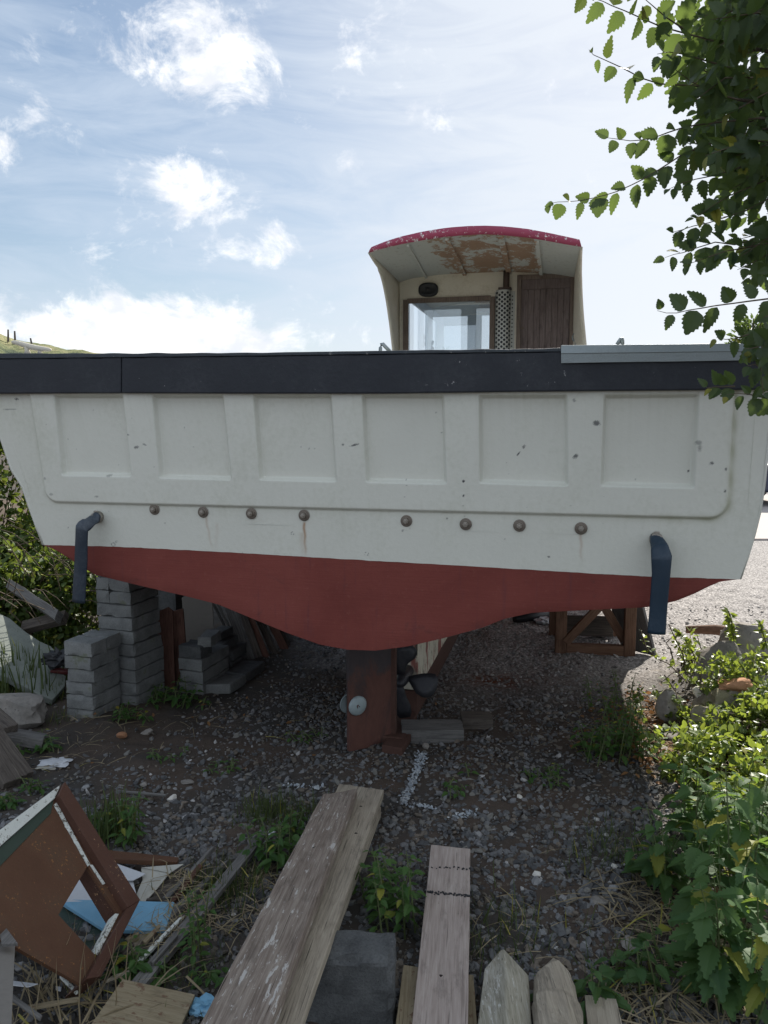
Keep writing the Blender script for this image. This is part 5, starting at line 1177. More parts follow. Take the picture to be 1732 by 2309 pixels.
flat('pale_board', K6, [(-120, 755), (105, 768), (10, 860), (-120, 940)], [.32, .30, .30, .30], .012, 'greyply', 'whitish grey board end at the far edge of the junk heap')
flat('pale_board', K6, [(-140, 880), (82, 905), (62, 1360), (-140, 1360)], [.30, .28, .38, .40], .015, 'greyply', 'tall greyish panel standing at the near corner of the junk heap')
flat('wood_chip', K6, [(0, 870), (35, 835), (95, 915), (10, 920)], .33, .01, 'oldgrey', 'broken splinter of wood on the pale board', 'chip')
flat('white_scrap', K6, [(58, 1115), (205, 1132), (150, 1150), (70, 1140)], .12, .003, 'paper', 'white torn scrap below the cabinet front', 'scrap')
flat('white_scrap', K6, [(298, 1145), (330, 1150), (325, 1172), (300, 1165)], .06, .003, 'paper', 'tiny white scrap by the plywood square', 'scrap')
for i, (pts, zz, mm, lab) in enumerate([([(560, 1120), (600, 1090), (690, 1060), (640, 1085)], .06, 'timber2', 'splinter lying under the lower corner of the cabinet front'), ([(760, 900), (850, 812), (860, 824), (775, 915)], .065, 'ply', 'short yellow splinter crossing the white strip'), ([(640, 960), (700, 905), (715, 920), (655, 985)], .07, 'olddark', 'dark offcut against the small green board end'),
    ([(800, 1010), (935, 860), (950, 872), (815, 1024)], .07, 'oldgrey', 'narrow grey lath between the white strip and the longest batten'), ([(60, 1180), (230, 1300), (215, 1320), (50, 1205)], .10, 'oldgrey', 'grey lath on the dry grass in the near corner'), ([(120, 1250), (420, 1200), (425, 1215), (125, 1270)], .08, 'ply', 'thin pale lath lying across the dry grass'), ([(985, 560), (1100, 455), (1108, 462), (995, 572)], .08, 'ply', 'pale splinter beyond the rippled scrap'),
    ([(330, 1080), (420, 1170), (405, 1180), (318, 1092)], .09, 'whitepaint', 'small white splinter under the cabinet front')]):
    board('wood_splinter', *[onZ(K6(*p), zz) for p in (pts[1], pts[2], pts[3], pts[0])], .010, M[mm], lab, 'splinter', None, wear=.003, nl=12, nw=2)
# blue rag
def rag(c, r_, mat, name, lab, sq=.5):
    v_, f_ = ico(3); vs = []
    for x in v_:
        x = Vector(x); n = mnoise.noise(x * 2.2 + c) * .6 + mnoise.noise(x * 6 + c) * .45; vs.append(Vector((x.x * r_ * (1 + n) * 1.4, x.y * r_ * (1 + n), x.z * r_ * sq * (1 + n))))
    o = MB().add(vs, [tuple(f) for f in f_]).build(name, mat, None, False, mw=Matrix.Translation(c)); return tag(o, lab, name.split('_')[-1])
rag(onZ(K6(1095, 1250), .03), .035, M['blue'], 'blue_rag', 'crumpled pale blue rag between plywood and plank')
rag(onZ(L3(350, 2125), .02), .05, M['paper'], 'white_rag', 'crumpled white plastic on the dirt by the left logs', .25)
rag(onZ(L3(300, 2150), .01), .035, M['paper2'], 'torn_paper', 'small torn cream paper on the dirt by the left logs', .2)
rag(onZ(R5(90, 215), .03), .06, M['paper'], 'white_rag', 'white crumpled rag on the ground behind the trestle', .5)
tag(MB().tube([onZ(R5(-120, 205), .05), onZ(R5(20, 185), .05), onZ(R5(160, 160), .05)], .04, 10).build('plastic_pipe', M['dirtyblack'], None, True), 'dark pipe lying on the ground behind the trestle', 'pipe')

# ---- left edge: slab, red tube, stone, logs, beams
S_ = [(-40, 1180), (60, 1225), (160, 1310), (250, 1370), (318, 1400), (420, 1520), (405, 1650), (330, 1735), (235, 1700), (60, 1600), (-60, 1560)]
def slabp(p, q):  # plane rising to the left
    return onPlane(L3(p, q), onZ(L3(330, 1735), .05), Vector((.38, -.34, 1)).normalized())
sheet('concrete_slab', [slabp(*p) for p in S_], .05, M['slab'], 'pale thin concrete slab tilted against the bank at the left', 'slab', None, .006)
a, b_ = slabp(318, 1578), slabp(405, 1590); up3 = Vector((0, 0, .035)); tag(MB().tube([a + up3, b_ + up3, b_ + up3 + (b_ - a) * .6], [.022, .022, .022], 14).build('red_tube', plain('dark_red_plastic', (.10, .02, .02), .5), None, True), 'short dark red tube resting on the tilted slab', 'tube')
def rock(c, dims, yaw, mat, lab, name='rock', seed=0, cat='rock', cuts=5):
    v_, f_ = ico(4); vs = []; rnd = random.Random(seed); pl_ = []
    for _ in range(cuts + 4):
        n = Vector((rnd.gauss(0, 1), rnd.gauss(0, 1), rnd.gauss(0, 1))).normalized(); pl_.append((n, rnd.uniform(.55, .85)))
    for x in v_:
        x = Vector(x)
        for n, d_ in pl_:
            k = x.dot(n)
            if k > d_: x = x - n * (k - d_) * .92
        n_ = fbm(x.x * 1.6 + seed, x.y * 1.6, x.z * 1.6) * .13 + mnoise.noise(x * 7 + Vector((seed, 0, 0))) * .035 - .07 * abs(math.sin(x.z * 4.5 + x.x * 1.7 + 1.5 * mnoise.noise(x * 1.5) + seed)) ** .5
        x = x * (1 + n_); vs.append(Vector((x.x * dims[0], x.y * dims[1], x.z * dims[2])))
    o = MB().add(vs, [tuple(f) for f in f_]).build(name, M[mat], None, True, mw=Matrix.Translation(c) @ Matrix.Rotation(yaw, 4, 'Z')); o.modifiers.new('es', 'EDGE_SPLIT').split_angle = R(28)
    return tag(o, lab, cat)
c = gp(L3(190, 1920)); rock(Vector((c.x - .18, c.y + .10, .09)), (.30, .16, .12), -.25, 'rock', 'rough dark stone slab lying by the pile of logs', 'rock', 3)
def logb(p0, p1, w_, th, mat, lab, z0, z1, cr=L3, name='timber_beam', cat='beam', yoff=0):
    a, b_ = onZ(cr(*p0), z0), onZ(cr(*p1), z1); d_ = (b_ - a).normalized(); s_ = Vector((d_.y, -d_.x, 0)).normalized() * w_ / 2
    return board(name, a - s_, a + s_, b_ + s_, b_ - s_, th, M[mat], lab, cat, None, wear=.008, nl=20, nw=4, ends=.01, bev=.004)
logb((-60, 1905), (285, 1962), .085, .06, 'oldgrey', 'short grey timber with a pointed end lying across the log pile', .17, .10)
logb((-30, 1935), (165, 2200), .09, .06, 'olddark', 'dark plank leaning down from the left edge, inner one', .20, .04)
logb((-70, 1990), (80, 2240), .09, .05, 'olddark', 'dark plank leaning down from the left edge, outer one', .18, .04)
logb((-60, 1780), (70, 1900), .08, .06, 'olddark', 'dark stub of timber behind the log pile', .24, .18)
# beams in the bush
a, b_ = onY(L3(45, 1005), 5.6), onY(L3(352, 1205), 5.25); s_ = Vector((.02, -.05, .0)); w_ = Vector((.0, .06, .055))
board('timber_beam', a - w_ / 2, a + w_ / 2 , b_ + w_ / 2, b_ - w_ / 2, .07, M['oldgrey'], 'grey beam sticking out of the bush above the slab, sloping down', 'beam', None, wear=.006)
a, b_ = onY(L3(130, 1275), 5.35), onY(L3(400, 1205), 5.35); board('timber_beam', a - w_ / 2, a + w_ / 2, b_ + w_ / 2, b_ - w_ / 2, .06, M['olddark'], 'shorter dark beam under the sloping one in the bush', 'beam', None, wear=.006)
rag(onY(L3(370, 1480), 4.95), .07, M['dirtyblack'], 'black_bag', 'crumpled black plastic behind the slab edge', .8)

# ---- right edge: rocks, log, car
rocks = [((1300, 500), .10, (.24, .2, .22), .4, 'rock', 'big grey boulder half hidden behind the bramble, inner one', 11), ((1580, 470), .14, (.38, .30, .27), -.3, 'rock', 'largest folded grey boulder at the right edge', 12),
         ((1360, 710), .06, (.25, .17, .13), .2, 'rock', 'pale grey rounded rock below the big boulders', 13), ((1250, 800), .02, (.13, .12, .12), .7, 'rock', 'darker rock under the pale rounded one', 14),
         ((1640, 620), .10, (.12, .12, .12), .1, 'rock', 'grey rock at the very edge beside the orange stone', 18)]
for (p, dz2, dm, yw, mm, lab, sd) in rocks:
    c = gp(R5(*p)); c = onZ(R5(*p), .22); c.z = .10 + dz2 * .6; rock(c, dm, yw, mm, lab, 'rock', sd)
c = onZ(R5(1420, 678), .26); rock(c, (.115, .07, .065), -.15, 'rockwarm', 'flat orange brown stone on the pale rock', 'stone', 21, 'stone')
c = onZ(R5(1190, 705), .20); rock(c, (.06, .05, .055), .3, 'rockwhite', 'small bright white stone left of the orange one', 'stone', 22, 'stone')
c = onZ(R5(1455, 742), .20); rock(c, (.05, .04, .035), .3, 'rockwhite', 'tiny white stone under the orange one', 'stone', 23, 'stone')
for (p, dm, lab, sd) in (((650, 745), (.20, .14, .04), 'flat pale stone lying among the dry leaves', 31), ((430, 800), (.12, .09, .02), 'thin flat slate half buried at the sunlit edge', 32), ((960, 1060), (.10, .12, .09), 'grey stone at the right edge among nettles', 33), ((480, 640), (.09, .09, .13), 'dark stump-like stone at the edge of the bramble', 34)):
    c = gp(K8(*p)); c.z += dm[2] * .5; rock(c, dm, .4 * sd, 'rock', lab, 'stone', sd, 'stone')
for (cr, p, dm, mm, lab, sd) in ((K8, (115, 1580), (.042, .028, .012), 'rock', 'flat grey stone among the gravel near the straw', 41), (K8, (285, 1810), (.048, .036, .014), 'rock', 'bluish flat stone at the edge of the straw', 42), (K8, (195, 1400), (.018, .014, .009), 'rockwhite', 'small white pebble below the grass tuft', 43), (K7, (1330, 405), (.02, .018, .012), 'rockwhite', 'lone white pebble right of the smooth pale plank', 44),
                                 (K6, (920, 150), (.028, .02, .014), 'rockwhite', 'white pebble in the gravel above the weeds', 45), (K6, (770, 75), (.026, .02, .012), 'rock', 'pale flat pebble left of the white pebble', 46), (K6, (1000, 65), (.04, .02, .012), 'rock', 'long pale flat stone near the sprayed line', 47), (K5, (940, 875), (.02, .016, .012), 'rockwhite', 'round whitish pebble right of the sprayed line', 48), (K5, (480, 628), (.026, .022, .018), 'rock', 'round brown pebble right behind the heel plate', 49),
                                 (K4, (570, 962), (.035, .025, .02), 'rockwarm', 'small reddish stone on the dirt before the front pillar', 50), (K4, (690, 945), (.045, .03, .02), 'rock', 'flat grey stone on the dirt beside a stick', 51)):
    c = gp(cr(*p)); c.z += dm[2] * .8; rock(c, dm, sd, mm, lab, 'stone', sd, 'stone', 3)
a, b_ = onZ(R5(1080, 280), .14), onZ(R5(1780, 340), .14); tag(MB().tube([a, a.lerp(b_, .3) + Vector((0, 0, .02)), a.lerp(b_, .7) + Vector((0, .02, 0)), b_], [.03, .042, .045, .05], 12).build('fallen_log', M['stand'], None, True), 'reddish brown log lying behind the boulders', 'log')
# car parked on the apron far right
cy = yb + .9; cx0 = onY(R8(560, 300), cy).x
car = empty('parked_car', (cx0 + 2.1, cy + .9, .05), 0, 'dark blue parked car on the pale apron at the right edge', 'car')
prof = [(-2.1, .35), (-2.12, .62), (-2.02, .88), (-1.2, .98), (-.55, 1.42), (.7, 1.46), (1.45, 1.02), (2.0, .92), (2.1, .6), (2.08, .33), (1.75, .28), (-1.75, .28)]
mb = MB().prism([(x, -.85, z) for x, z in prof], (0, 1.7, 0)); o = mb.build('body', paintm('car_blue', (.02, .03, .06), .25, .05, None, 0, .02, .6), car, False, .05, seg=3); bm_fix(o)
for (pts, nm) in (([(-1.05, 1.0), (-.52, 1.36), (.02, 1.39), (.02, 1.0)], 'window'), ([(.08, 1.0), (.08, 1.39), (.66, 1.39), (1.25, 1.03)], 'window')):
    for s_ in (-1, 1):
        o = MB().prism([(x, s_ * .86, z) for x, z in pts], (0, s_ * .006, 0)).build(nm, plain('car_window', (.02, .025, .03), .1), car); bm_fix(o)
for x_ in (-1.35, 1.35):
    for s_ in (-1, 1):
        wl_ = MB().tube([(x_, s_ * .72, .31), (x_, s_ * .88, .31)], .31, 28).build('wheel', M['dirtyblack'], car, False, .02); MB().tube([(x_, s_ * .84, .31), (x_, s_ * .895, .31)], .19, 18).build('rim', M['alu'], wl_)
for s_ in (-.6, .6): MB().box((-2.10, s_, .72), (.06, .34, .13)).build('headlight', M['alu'], car, False, .02)

# ================================================================ PLANTS
def unit(a): return a / (np.linalg.norm(a, axis=-1, keepdims=True) + 1e-9)
def leaf_template(n=7, serr=.10, wid=.62, fold=.18, tipk=1.0, droop=.12):
    """leaf along +x (length 1), upper side +z; serrated outline, folded along the midrib"""
    xs = np.linspace(0, 1, n + 1); mid = [(x, 0, -droop * x * x) for x in xs]; V = list(mid); L_, R_ = [], []
    for side in (1, -1):
        ids = []
        for i in range(1, 2 * n):
            x = i / (2 * n); w_ = wid / 2 * math.sin(math.pi * x ** .8) ** .75 * (1 - .25 * x); w_ *= (1 + (serr if i % 2 else -serr)); xx = x - (serr * .25 if i % 2 == 0 else -serr * .25)
            ids.append(len(V)); V.append((xx, side * w_, w_ * fold * 2 - droop * xx * xx))
        (L_ if side == 1 else R_).extend(ids)
    Fc = []
    for ids, sg in ((L_, 1), (R_, -1)):
        chain = [0] + ids + [n]
        for i in range(len(chain) - 1):
            m = min(n, int(round((i + .5) / (2 * n) * n))); a, b_ = chain[i], chain[i + 1]
            if m not in (a, b_): Fc.append((m, a, b_) if sg == 1 else (m, b_, a))
        for m in range(n):
            j = 2 * m + 1; q = chain[min(j, len(chain) - 1)]
            if q not in (m, m + 1): Fc.append((m + 1, m, q) if sg == 1 else (m, m + 1, q))
    return np.array(V, float), np.array(Fc)
LEAF_HI = leaf_template(7, .09, .80, .12); LEAF_NET = leaf_template(8, .16, .60, .16, droop=.25)
LEAF_VAR = [LEAF_HI, leaf_template(7, .07, .66, .34, droop=-.18), leaf_template(7, .12, .74, .05, droop=.38), leaf_template(7, .08, .9, .22, droop=.05)]
LEAF_LO = (np.array([(0, 0, 0), (.35, .30, .06), (.35, -.30, .06), (.75, .22, .0), (.75, -.22, .0), (1, 0, -.08), (.5, 0, -.02)], float), np.array([(0, 6, 1), (0, 2, 6), (1, 6, 3), (2, 4, 6), (3, 6, 5), (6, 4, 5)]))
BLADE = (np.array([(0, -.03, 0), (0, .03, 0), (.35, -.026, .02), (.35, .026, .02), (.7, -.018, -.04), (.7, .018, -.04), (1, 0, -.16)], float), np.array([(0, 1, 3), (0, 3, 2), (2, 3, 5), (2, 5, 4), (4, 5, 6)]))
def place(tm, pos, dirs, ups, size, wv=None):
    V, Fc = tm; pos = np.asarray(pos, float); d = unit(np.asarray(dirs, float)); u = np.asarray(ups, float); u = unit(u - d * np.sum(u * d, -1, keepdims=True)); s_ = np.cross(u, d)
    size = np.asarray(size, float)[:, None, None]; wv = np.ones(len(pos)) if wv is None else wv
    out = (V[None, :, 0, None] * d[:, None] + V[None, :, 1, None] * s_[:, None] * wv[:, None, None] + V[None, :, 2, None] * u[:, None]) * size + pos[:, None]
    n = len(pos); nv = len(V); return out.reshape(-1, 3), (Fc[None] + (np.arange(n) * nv)[:, None, None]).reshape(-1, 3)
class Fol:
    def __init__(s): s.V = []; s.F = []; s.n = 0
    def add(s, v, f): s.V.append(v); s.F.append(f + s.n); s.n += len(v)
    def mesh(s, name, mat, smooth=False): return newmesh(name, np.concatenate(s.V), np.concatenate(s.F), mat, smooth)
def rnd(n, k=3): return RNG.standard_normal((n, k))

# ---- the tree at the right edge
trunk_at = Vector((3.55, 4.3, float(gz(3.55, 4.3))))
tree = empty('elm_tree', trunk_at, 0, 'leafy elm tree overhanging from the right edge', 'tree')
def rel(o, base): o.matrix_basis = Matrix.Translation(-base) @ o.matrix_basis; return o
tr = [trunk_at + Vector((0, 0, -.1)), trunk_at + Vector((.02, .02, .8)), trunk_at + Vector((-.05, 0, 1.8)), trunk_at + Vector((-.02, .08, 3.0)), trunk_at + Vector((.1, .1, 4.4)), trunk_at + Vector((.2, 0, 5.6))]
rel(MB().tube(tr, [.15, .12, .10, .085, .055, .02], 14).build('trunk', M['bark'], tree, True), trunk_at)
fol = Fol(); twigs = MB(); allpos = []
def twig_leaves(pts, size, spacing=.035, hang=.6, r0=.0028, tmpl=None, tipsmall=True, jitter=.35, seedside=0):
    size *= 1.12; spacing *= .85
    """alternate leaves along a twig (base to tip)"""
    pts = [Vector(p) for p in pts]; n = len(pts); twigs.tube(pts, [r0 * (1 - .75 * i / max(1, n - 1)) for i in range(n)], 5, cap=False)
    d = [0]
    for a, b_ in zip(pts[:-1], pts[1:]): d.append(d[-1] + (b_ - a).length)
    L_ = d[-1]; q = spacing * .3; side = 1 if seedside else -1; P_, D_, U_, S_ = [], [], [], []
    while q < L_ + spacing * .3:
        qq = min(q, L_ - 1e-5); j = min(max(i for i in range(len(d)) if d[i] <= qq), n - 2); p = pts[j].lerp(pts[j + 1], (qq - d[j]) / max(1e-6, d[j + 1] - d[j])); t_ = (pts[j + 1] - pts[j]).normalized()
        view = (CAMP - p).normalized(); lat = view.cross(t_).normalized() * side
        dr = (t_ * .55 + lat * .8 + Vector((0, 0, -hang)) + Vector(rnd(1)[0] * jitter * .6)).normalized()
        up = (view * 1.1 + Vector((0, 0, .6)) + Vector(rnd(1)[0] * jitter * 1.1)); sz = size * random.uniform(.75, 1.15) * (1 if not tipsmall else (.45 + .55 * min(1, (L_ - q) / (spacing * 4) + .15)))
        P_.append(p + dr * .006); D_.append(dr); U_.append(up); S_.append(sz); side = -side; q += spacing * random.uniform(.75, 1.25)
    wv_ = RNG.uniform(.72, 1.2, len(P_)); ch = RNG.integers(0, 4, len(P_)); P_, D_, U_, S_ = map(lambda a: np.array([x[:] if hasattr(x, 'x') else x for x in a], float), (P_, D_, U_, S_))
    for q_ in range(4):
        k_ = ch == q_
        if k_.any(): fol.add(*place(LEAF_VAR[q_] if tmpl is not LEAF_LO else LEAF_LO, P_[k_], D_[k_], U_[k_], S_[k_], wv_[k_]))
def t1(pts, Y0, Y1, **k):
    n = len(pts); P_ = [onY(T1(*p), Y0 + (Y1 - Y0) * i / (n - 1)) for i, p in enumerate(pts)]; twig_leaves(P_, **k)
def t2(pts, Y0, Y1, **k):
    n = len(pts); P_ = [onY(T2(*p), Y0 + (Y1 - Y0) * i / (n - 1)) for i, p in enumerate(pts)]; twig_leaves(P_, **k)
t1([(1500, 330), (1250, 280), (1060, 230), (900, 185), (820, 150), (740, 115), (650, 75), (560, 40), (500, 10), (440, -10), (330, -60)], 2.6, 2.3, size=.072, spacing=.052)
t1([(1300, 620), (1100, 600), (900, 590), (770, 550), (640, 480), (530, 430), (430, 385), (400, 350)], 2.6, 2.4, size=.058, spacing=.045)
t1([(1400, 480), (1200, 420), (1060, 380), (960, 365), (880, 380)], 2.5, 2.3, size=.078, spacing=.04)
t1([(1450, 700), (1250, 650), (1100, 560), (980, 470)], 2.5, 2.4, size=.075, spacing=.04)
t1([(1060, 200), (1000, 160), (940, 120), (870, 60), (800, 0), (760, -60)], 2.5, 2.4, size=.07, spacing=.05)
t1([(1600, 830), (1300, 860), (1080, 890), (960, 930), (850, 970), (760, 985), (690, 990), (580, 975), (520, 968)], 2.6, 2.4, size=.058, spacing=.042)
t1([(1650, 900), (1450, 960), (1250, 1010), (1050, 1090), (960, 1150), (880, 1200), (780, 1260), (700, 1300), (600, 1345), (520, 1370), (440, 1390), (340, 1410), (260, 1418), (180, 1420), (120, 1432)], 2.6, 2.4, size=.056, spacing=.040)
t1([(1659, 1120), (1450, 1180), (1300, 1230), (1150, 1260), (1050, 1290), (960, 1330)], 2.6, 2.45, size=.055, spacing=.034)
t1([(1700, 1240), (1500, 1330), (1400, 1370), (1280, 1440), (1150, 1530)], 2.55, 2.45, size=.058, spacing=.032)
t2([(1750, -60), (1600, 30), (1480, 90), (1350, 130), (1200, 180), (1080, 205), (990, 235), (910, 255)], 2.55, 2.45, size=.052, spacing=.032)
t2([(1760, 250), (1600, 300), (1400, 350), (1250, 330), (1120, 370), (1000, 412), (930, 425), (860, 450)], 2.55, 2.45, size=.056, spacing=.036)
t2([(1760, 320), (1600, 350), (1450, 380), (1330, 400), (1200, 445), (1100, 480), (1030, 505)], 2.5, 2.4, size=.054, spacing=.036)
t2([(1760, 400), (1650, 430), (1560, 480), (1480, 520), (1420, 545)], 2.5, 2.45, size=.05, spacing=.03)
t2([(1760, 740), (1659, 770), (1500, 790), (1430, 800), (1240, 825), (1150, 842), (1050, 857), (950, 880), (870, 880), (800, 862)], 2.3, 2.2, size=.058, spacing=.043, hang=.05, jitter=.15)
t2([(1700, 880), (1620, 920), (1590, 1000), (1615, 1100), (1600, 1250), (1610, 1400), (1625, 1520)], 2.2, 2.15, size=.058, spacing=.03)
t2([(1780, 980), (1600, 1020), (1500, 1050), (1400, 1080), (1330, 1085), (1260, 1070)], 2.25, 2.2, size=.052, spacing=.035)
t2([(1780, 1560), (1659, 1545), (1560, 1520), (1500, 1510), (1420, 1505), (1340, 1515)], 2.2, 2.15, size=.045, spacing=.032)
t2([(1780, 1380), (1640, 1330), (1560, 1280), (1500, 1290)], 2.2, 2.15, size=.055, spacing=.03)
t2([(1780, 1120), (1700, 1100), (1560, 1150), (1480, 1160)], 2.2, 2.15, size=.055, spacing=.03)
t2([(1400, 1450), (1340, 1452), (1250, 1455), (1180, 1462)], 2.25, 2.2, size=.045, spacing=.02, hang=.1)
# bulk of the crown: twigs filling the area right of the drawn ones, several layers deep
edge = [(-150, 1600), (0, 1560), (90, 1525), (160, 1518), (240, 1545), (300, 1520), (360, 1560), (420, 1590), (480, 1600), (540, 1585), (600, 1640), (680, 1725), (1000, 1735)]
ey = [e[0] for e in edge]; exx = [e[1] for e in edge]
for i in range(310):
    v = random.uniform(-420, 660) if i % 4 else random.uniform(-100, 420); xe = float(np.interp(v, ey, exx)) + random.uniform(0, 25)
    u = xe + random.random() ** 1.3 * 340; Y_ = random.uniform(2.3, 4.3)
    tipp = onY((u, v), Y_); ln = random.uniform(.22, .42); base_ = tipp + Vector((random.uniform(.6, 1), random.uniform(-.3, .5), random.uniform(-.05, .5))).normalized() * ln
    mid = base_.lerp(tipp, .5) + Vector((0, 0, .03)); twig_leaves([base_, mid, tipp], size=random.uniform(.05, .078), spacing=random.uniform(.026, .036), r0=.0035, tmpl=LEAF_HI if Y_ < 3.0 else LEAF_LO, jitter=.5)
# outer crown beyond the frame
for i in range(520):
    a = rnd(1)[0]; a = a / np.linalg.norm(a) * (random.random() ** .4); c = Vector((3.75, 4.5, 3.5)) + Vector((a[0] * 1.35, a[1] * 1.7, a[2] * 1.9))
    if c.z < 1.2 or c.x < .53 * c.y + .05: continue
    dr = Vector((a[0], a[1], a[2] - .2)).normalized(); twig_leaves([c - dr * .3, c + Vector((0, 0, .02)), c + dr * .3 - Vector((0, 0, .06))], size=.085, spacing=.05, r0=.004, tmpl=LEAF_LO, jitter=.7)
for (Y_, uv) in ((2.6, T1(1500, 330)), (2.6, T1(1600, 830)), (2.6, T1(1650, 900)), (2.6, T1(1659, 1280)), (2.6, T2(1750, 0)), (2.3, T2(1760, 740)), (2.55, T2(1760, 320)), (2.2, T2(1780, 1380)), (2.3, T2(1780, 980)), (2.6, T1(1450, 700))):
    p = onY(uv, Y_); tz_ = min(4.0, max(1.4, p.z + .2)); q = Vector((trunk_at.x, trunk_at.y, tz_)); o = MB().tube([q, q.lerp(p, .35) + Vector((0, 0, .10)), q.lerp(p, .7) + Vector((0, 0, .08)), p], [.035, .024, .014, .005], 8).build('branch', M['bark'], tree, True); rel(o, trunk_at)
for i in range(8):
    q = Vector((trunk_at.x, trunk_at.y, 2.0 + .4 * i)); a = i * 2.4; p = q + Vector((1.0 * math.cos(a), 1.2 * math.sin(a), .7)); o = MB().tube([q, q.lerp(p, .5) + Vector((0, 0, .12)), p], [.04, .025, .008], 8).build('branch', M['bark'], tree, True); rel(o, trunk_at)
rel(link('foliage', fol.mesh('foliage', M['leaf']), tree), trunk_at); rel(twigs.build('twigs', M['twig'], tree, True), trunk_at)

# ---- small dark pine far behind on the right
c = onY(T2(1400, 1060), 26); base = Vector((c.x + .6, 26, 0)); pine = empty('pine_tree', base, 0, 'small dark pine top showing behind the boat at the right', 'tree'); f = Fol()
n = 2600; h_ = RNG.random(n); ang = RNG.random(n) * 6.283; Ht = c.z + .55; rad = (1 - h_) * 1.5 + .35 + .3 * np.sin(ang * 3 + h_ * 9); rr_ = rad * RNG.random(n) ** .5
pos = np.stack([rr_ * np.cos(ang), rr_ * np.sin(ang), 1.0 + h_ * (Ht - 1.0)], -1); dirs = np.stack([np.cos(ang), np.sin(ang), RNG.normal(.6, .4, n)], -1); v_, f_ = place(LEAF_LO, pos, dirs, rnd(n), RNG.uniform(.12, .3, n), np.full(n, .5)); f.add(v_, f_)
link('foliage', f.mesh('foliage', M['leaf']), pine); MB().tube([(0, 0, 0), (0, 0, Ht)], [.15, .03], 8).build('trunk', M['bark'], pine)

# distant line of trees beyond the road
f = Fol(); n = 9000; xx = RNG.uniform(-45, 110, n); hh_ = 3.2 + 1.2 * np.sin(xx * .21) + .9 * np.sin(xx * .57 + 1) + .5 * np.sin(xx * 1.9); pos = np.stack([xx, RNG.normal(74, 1.6, n), hh_ * RNG.random(n) ** .7], -1)
f.add(*place(LEAF_LO, pos, rnd(n), rnd(n), RNG.uniform(.5, 1.1, n))); tag(link('tree_line', f.mesh('tree_line', M['leaf'])), 'distant line of trees beyond the road', 'trees', kind='stuff')

# ---- bushes
def bush(name, label, c, rad, n, size, mat, tmpl=LEAF_LO, cat='bush', group=None, stems=30, up=.3, fill=.35, lumps=9, minz=0.0):
    c = Vector(c); root = empty(name, (c.x, c.y, float(gz(c.x, c.y))), 0, label, cat, group); f = Fol(); rad = np.array(rad, float)
    lc = unit(rnd(lumps)) * (.55 + .3 * RNG.random((lumps, 1))); lr = RNG.uniform(.32, .55, lumps)
    k = RNG.integers(0, lumps, n); d = unit(rnd(n)); r_ = (1 - (1 - RNG.random(n)) ** 2 * (1 - 0) * .75) ; p = (lc[k] + d * (lr[k] * (fill + (1 - fill) * RNG.random(n) ** .4))[:, None]) * rad
    p = p + np.array([c.x, c.y, c.z]) - np.array([c.x, c.y, float(gz(c.x, c.y))]); keep = p[:, 2] > minz; p, d = p[keep], d[keep]; n = len(p)
    dirs = d * .6 + rnd(n) * .6 + np.array([0, 0, -.1]); ups = d * .5 + np.array([0, 0, 1.0]) * up * 2 + rnd(n) * .5
    v_, f_ = place(tmpl, p, dirs, ups, size * RNG.uniform(.6, 1.25, n)); f.add(v_, f_); link('foliage', f.mesh('foliage', M[mat]), root)
    mb = MB()
    for i in range(stems):
        q = p[RNG.integers(0, n)]; s0 = Vector((q[0] * .35 + random.uniform(-.1, .1), q[1] * .35, 0)); e = Vector(q); m = s0.lerp(e, .55) + Vector((random.uniform(-.08, .08), random.uniform(-.08, .08), .12 * rad[2])); mb.tube([s0, s0.lerp(m, .5) + Vector((0, 0, .04)), m, m.lerp(e, .6) + Vector((0, 0, .03)), e], [.006, .005, .004, .003, .0015], 5, cap=False)
    mb.build('stems', M['twig'], root, True); return root
# left bank
def lb(u, v, Y_): return onY(DD(u, v), Y_)
c = lb(20, 1010, 7.4); bush('bramble_bush', 'sunlit bramble bush above the bank behind the port quarter, highest', (c.x - .2, 7.4, c.z + .1), (.9, .8, .75), 7000, .075, 'hedge', stems=40)
c = lb(20, 1120, 6.7); bush('bramble_bush', 'bramble bush in the middle of the bank, half in shade', (c.x - .1, 6.8, c.z - .05), (.85, .6, .55), 6000, .07, 'hedge', stems=70)
c = lb(60, 1240, 6.2); bush('bramble_bush', 'dark low bramble in the hull shadow beside the tall pillar', (c.x, 6.2, c.z - .1), (.75, .45, .45), 6000, .06, 'hedge', stems=90)
c = lb(160, 1300, 5.8); bush('bramble_bush', 'dark bramble right behind the block pillars', (c.x - .05, 6.0, c.z - .12), (.4, .35, .45), 2600, .055, 'hedge', stems=40)
c = lb(-60, 1250, 5.6); bush('bramble_bush', 'leafy bramble at the left edge above the tilted slab', (c.x - .2, 5.8, c.z + .1), (.55, .4, .5), 2600, .06, 'hedge', stems=30)
# loose bare stems tangled on the bank
mb = MB()
for i in range(60):
    a = lb(random.uniform(-20, 200), random.uniform(1120, 1330), random.uniform(5.2, 5.9)); d_ = Vector((random.uniform(-.5, .6), random.uniform(-.1, .2), random.uniform(-.5, .15))).normalized() * random.uniform(.2, .55); e = a + d_
    mb.tube([a, a.lerp(e, .35) + Vector((0, 0, .05)), a.lerp(e, .7) + Vector((0, 0, .04)), e], [.004, .0035, .003, .002], 5, cap=False)
tag(mb.build('bramble_stems', M['twig'], None, True), 'tangle of bare brown stems hanging over the bank', 'brushwood', kind='stuff')

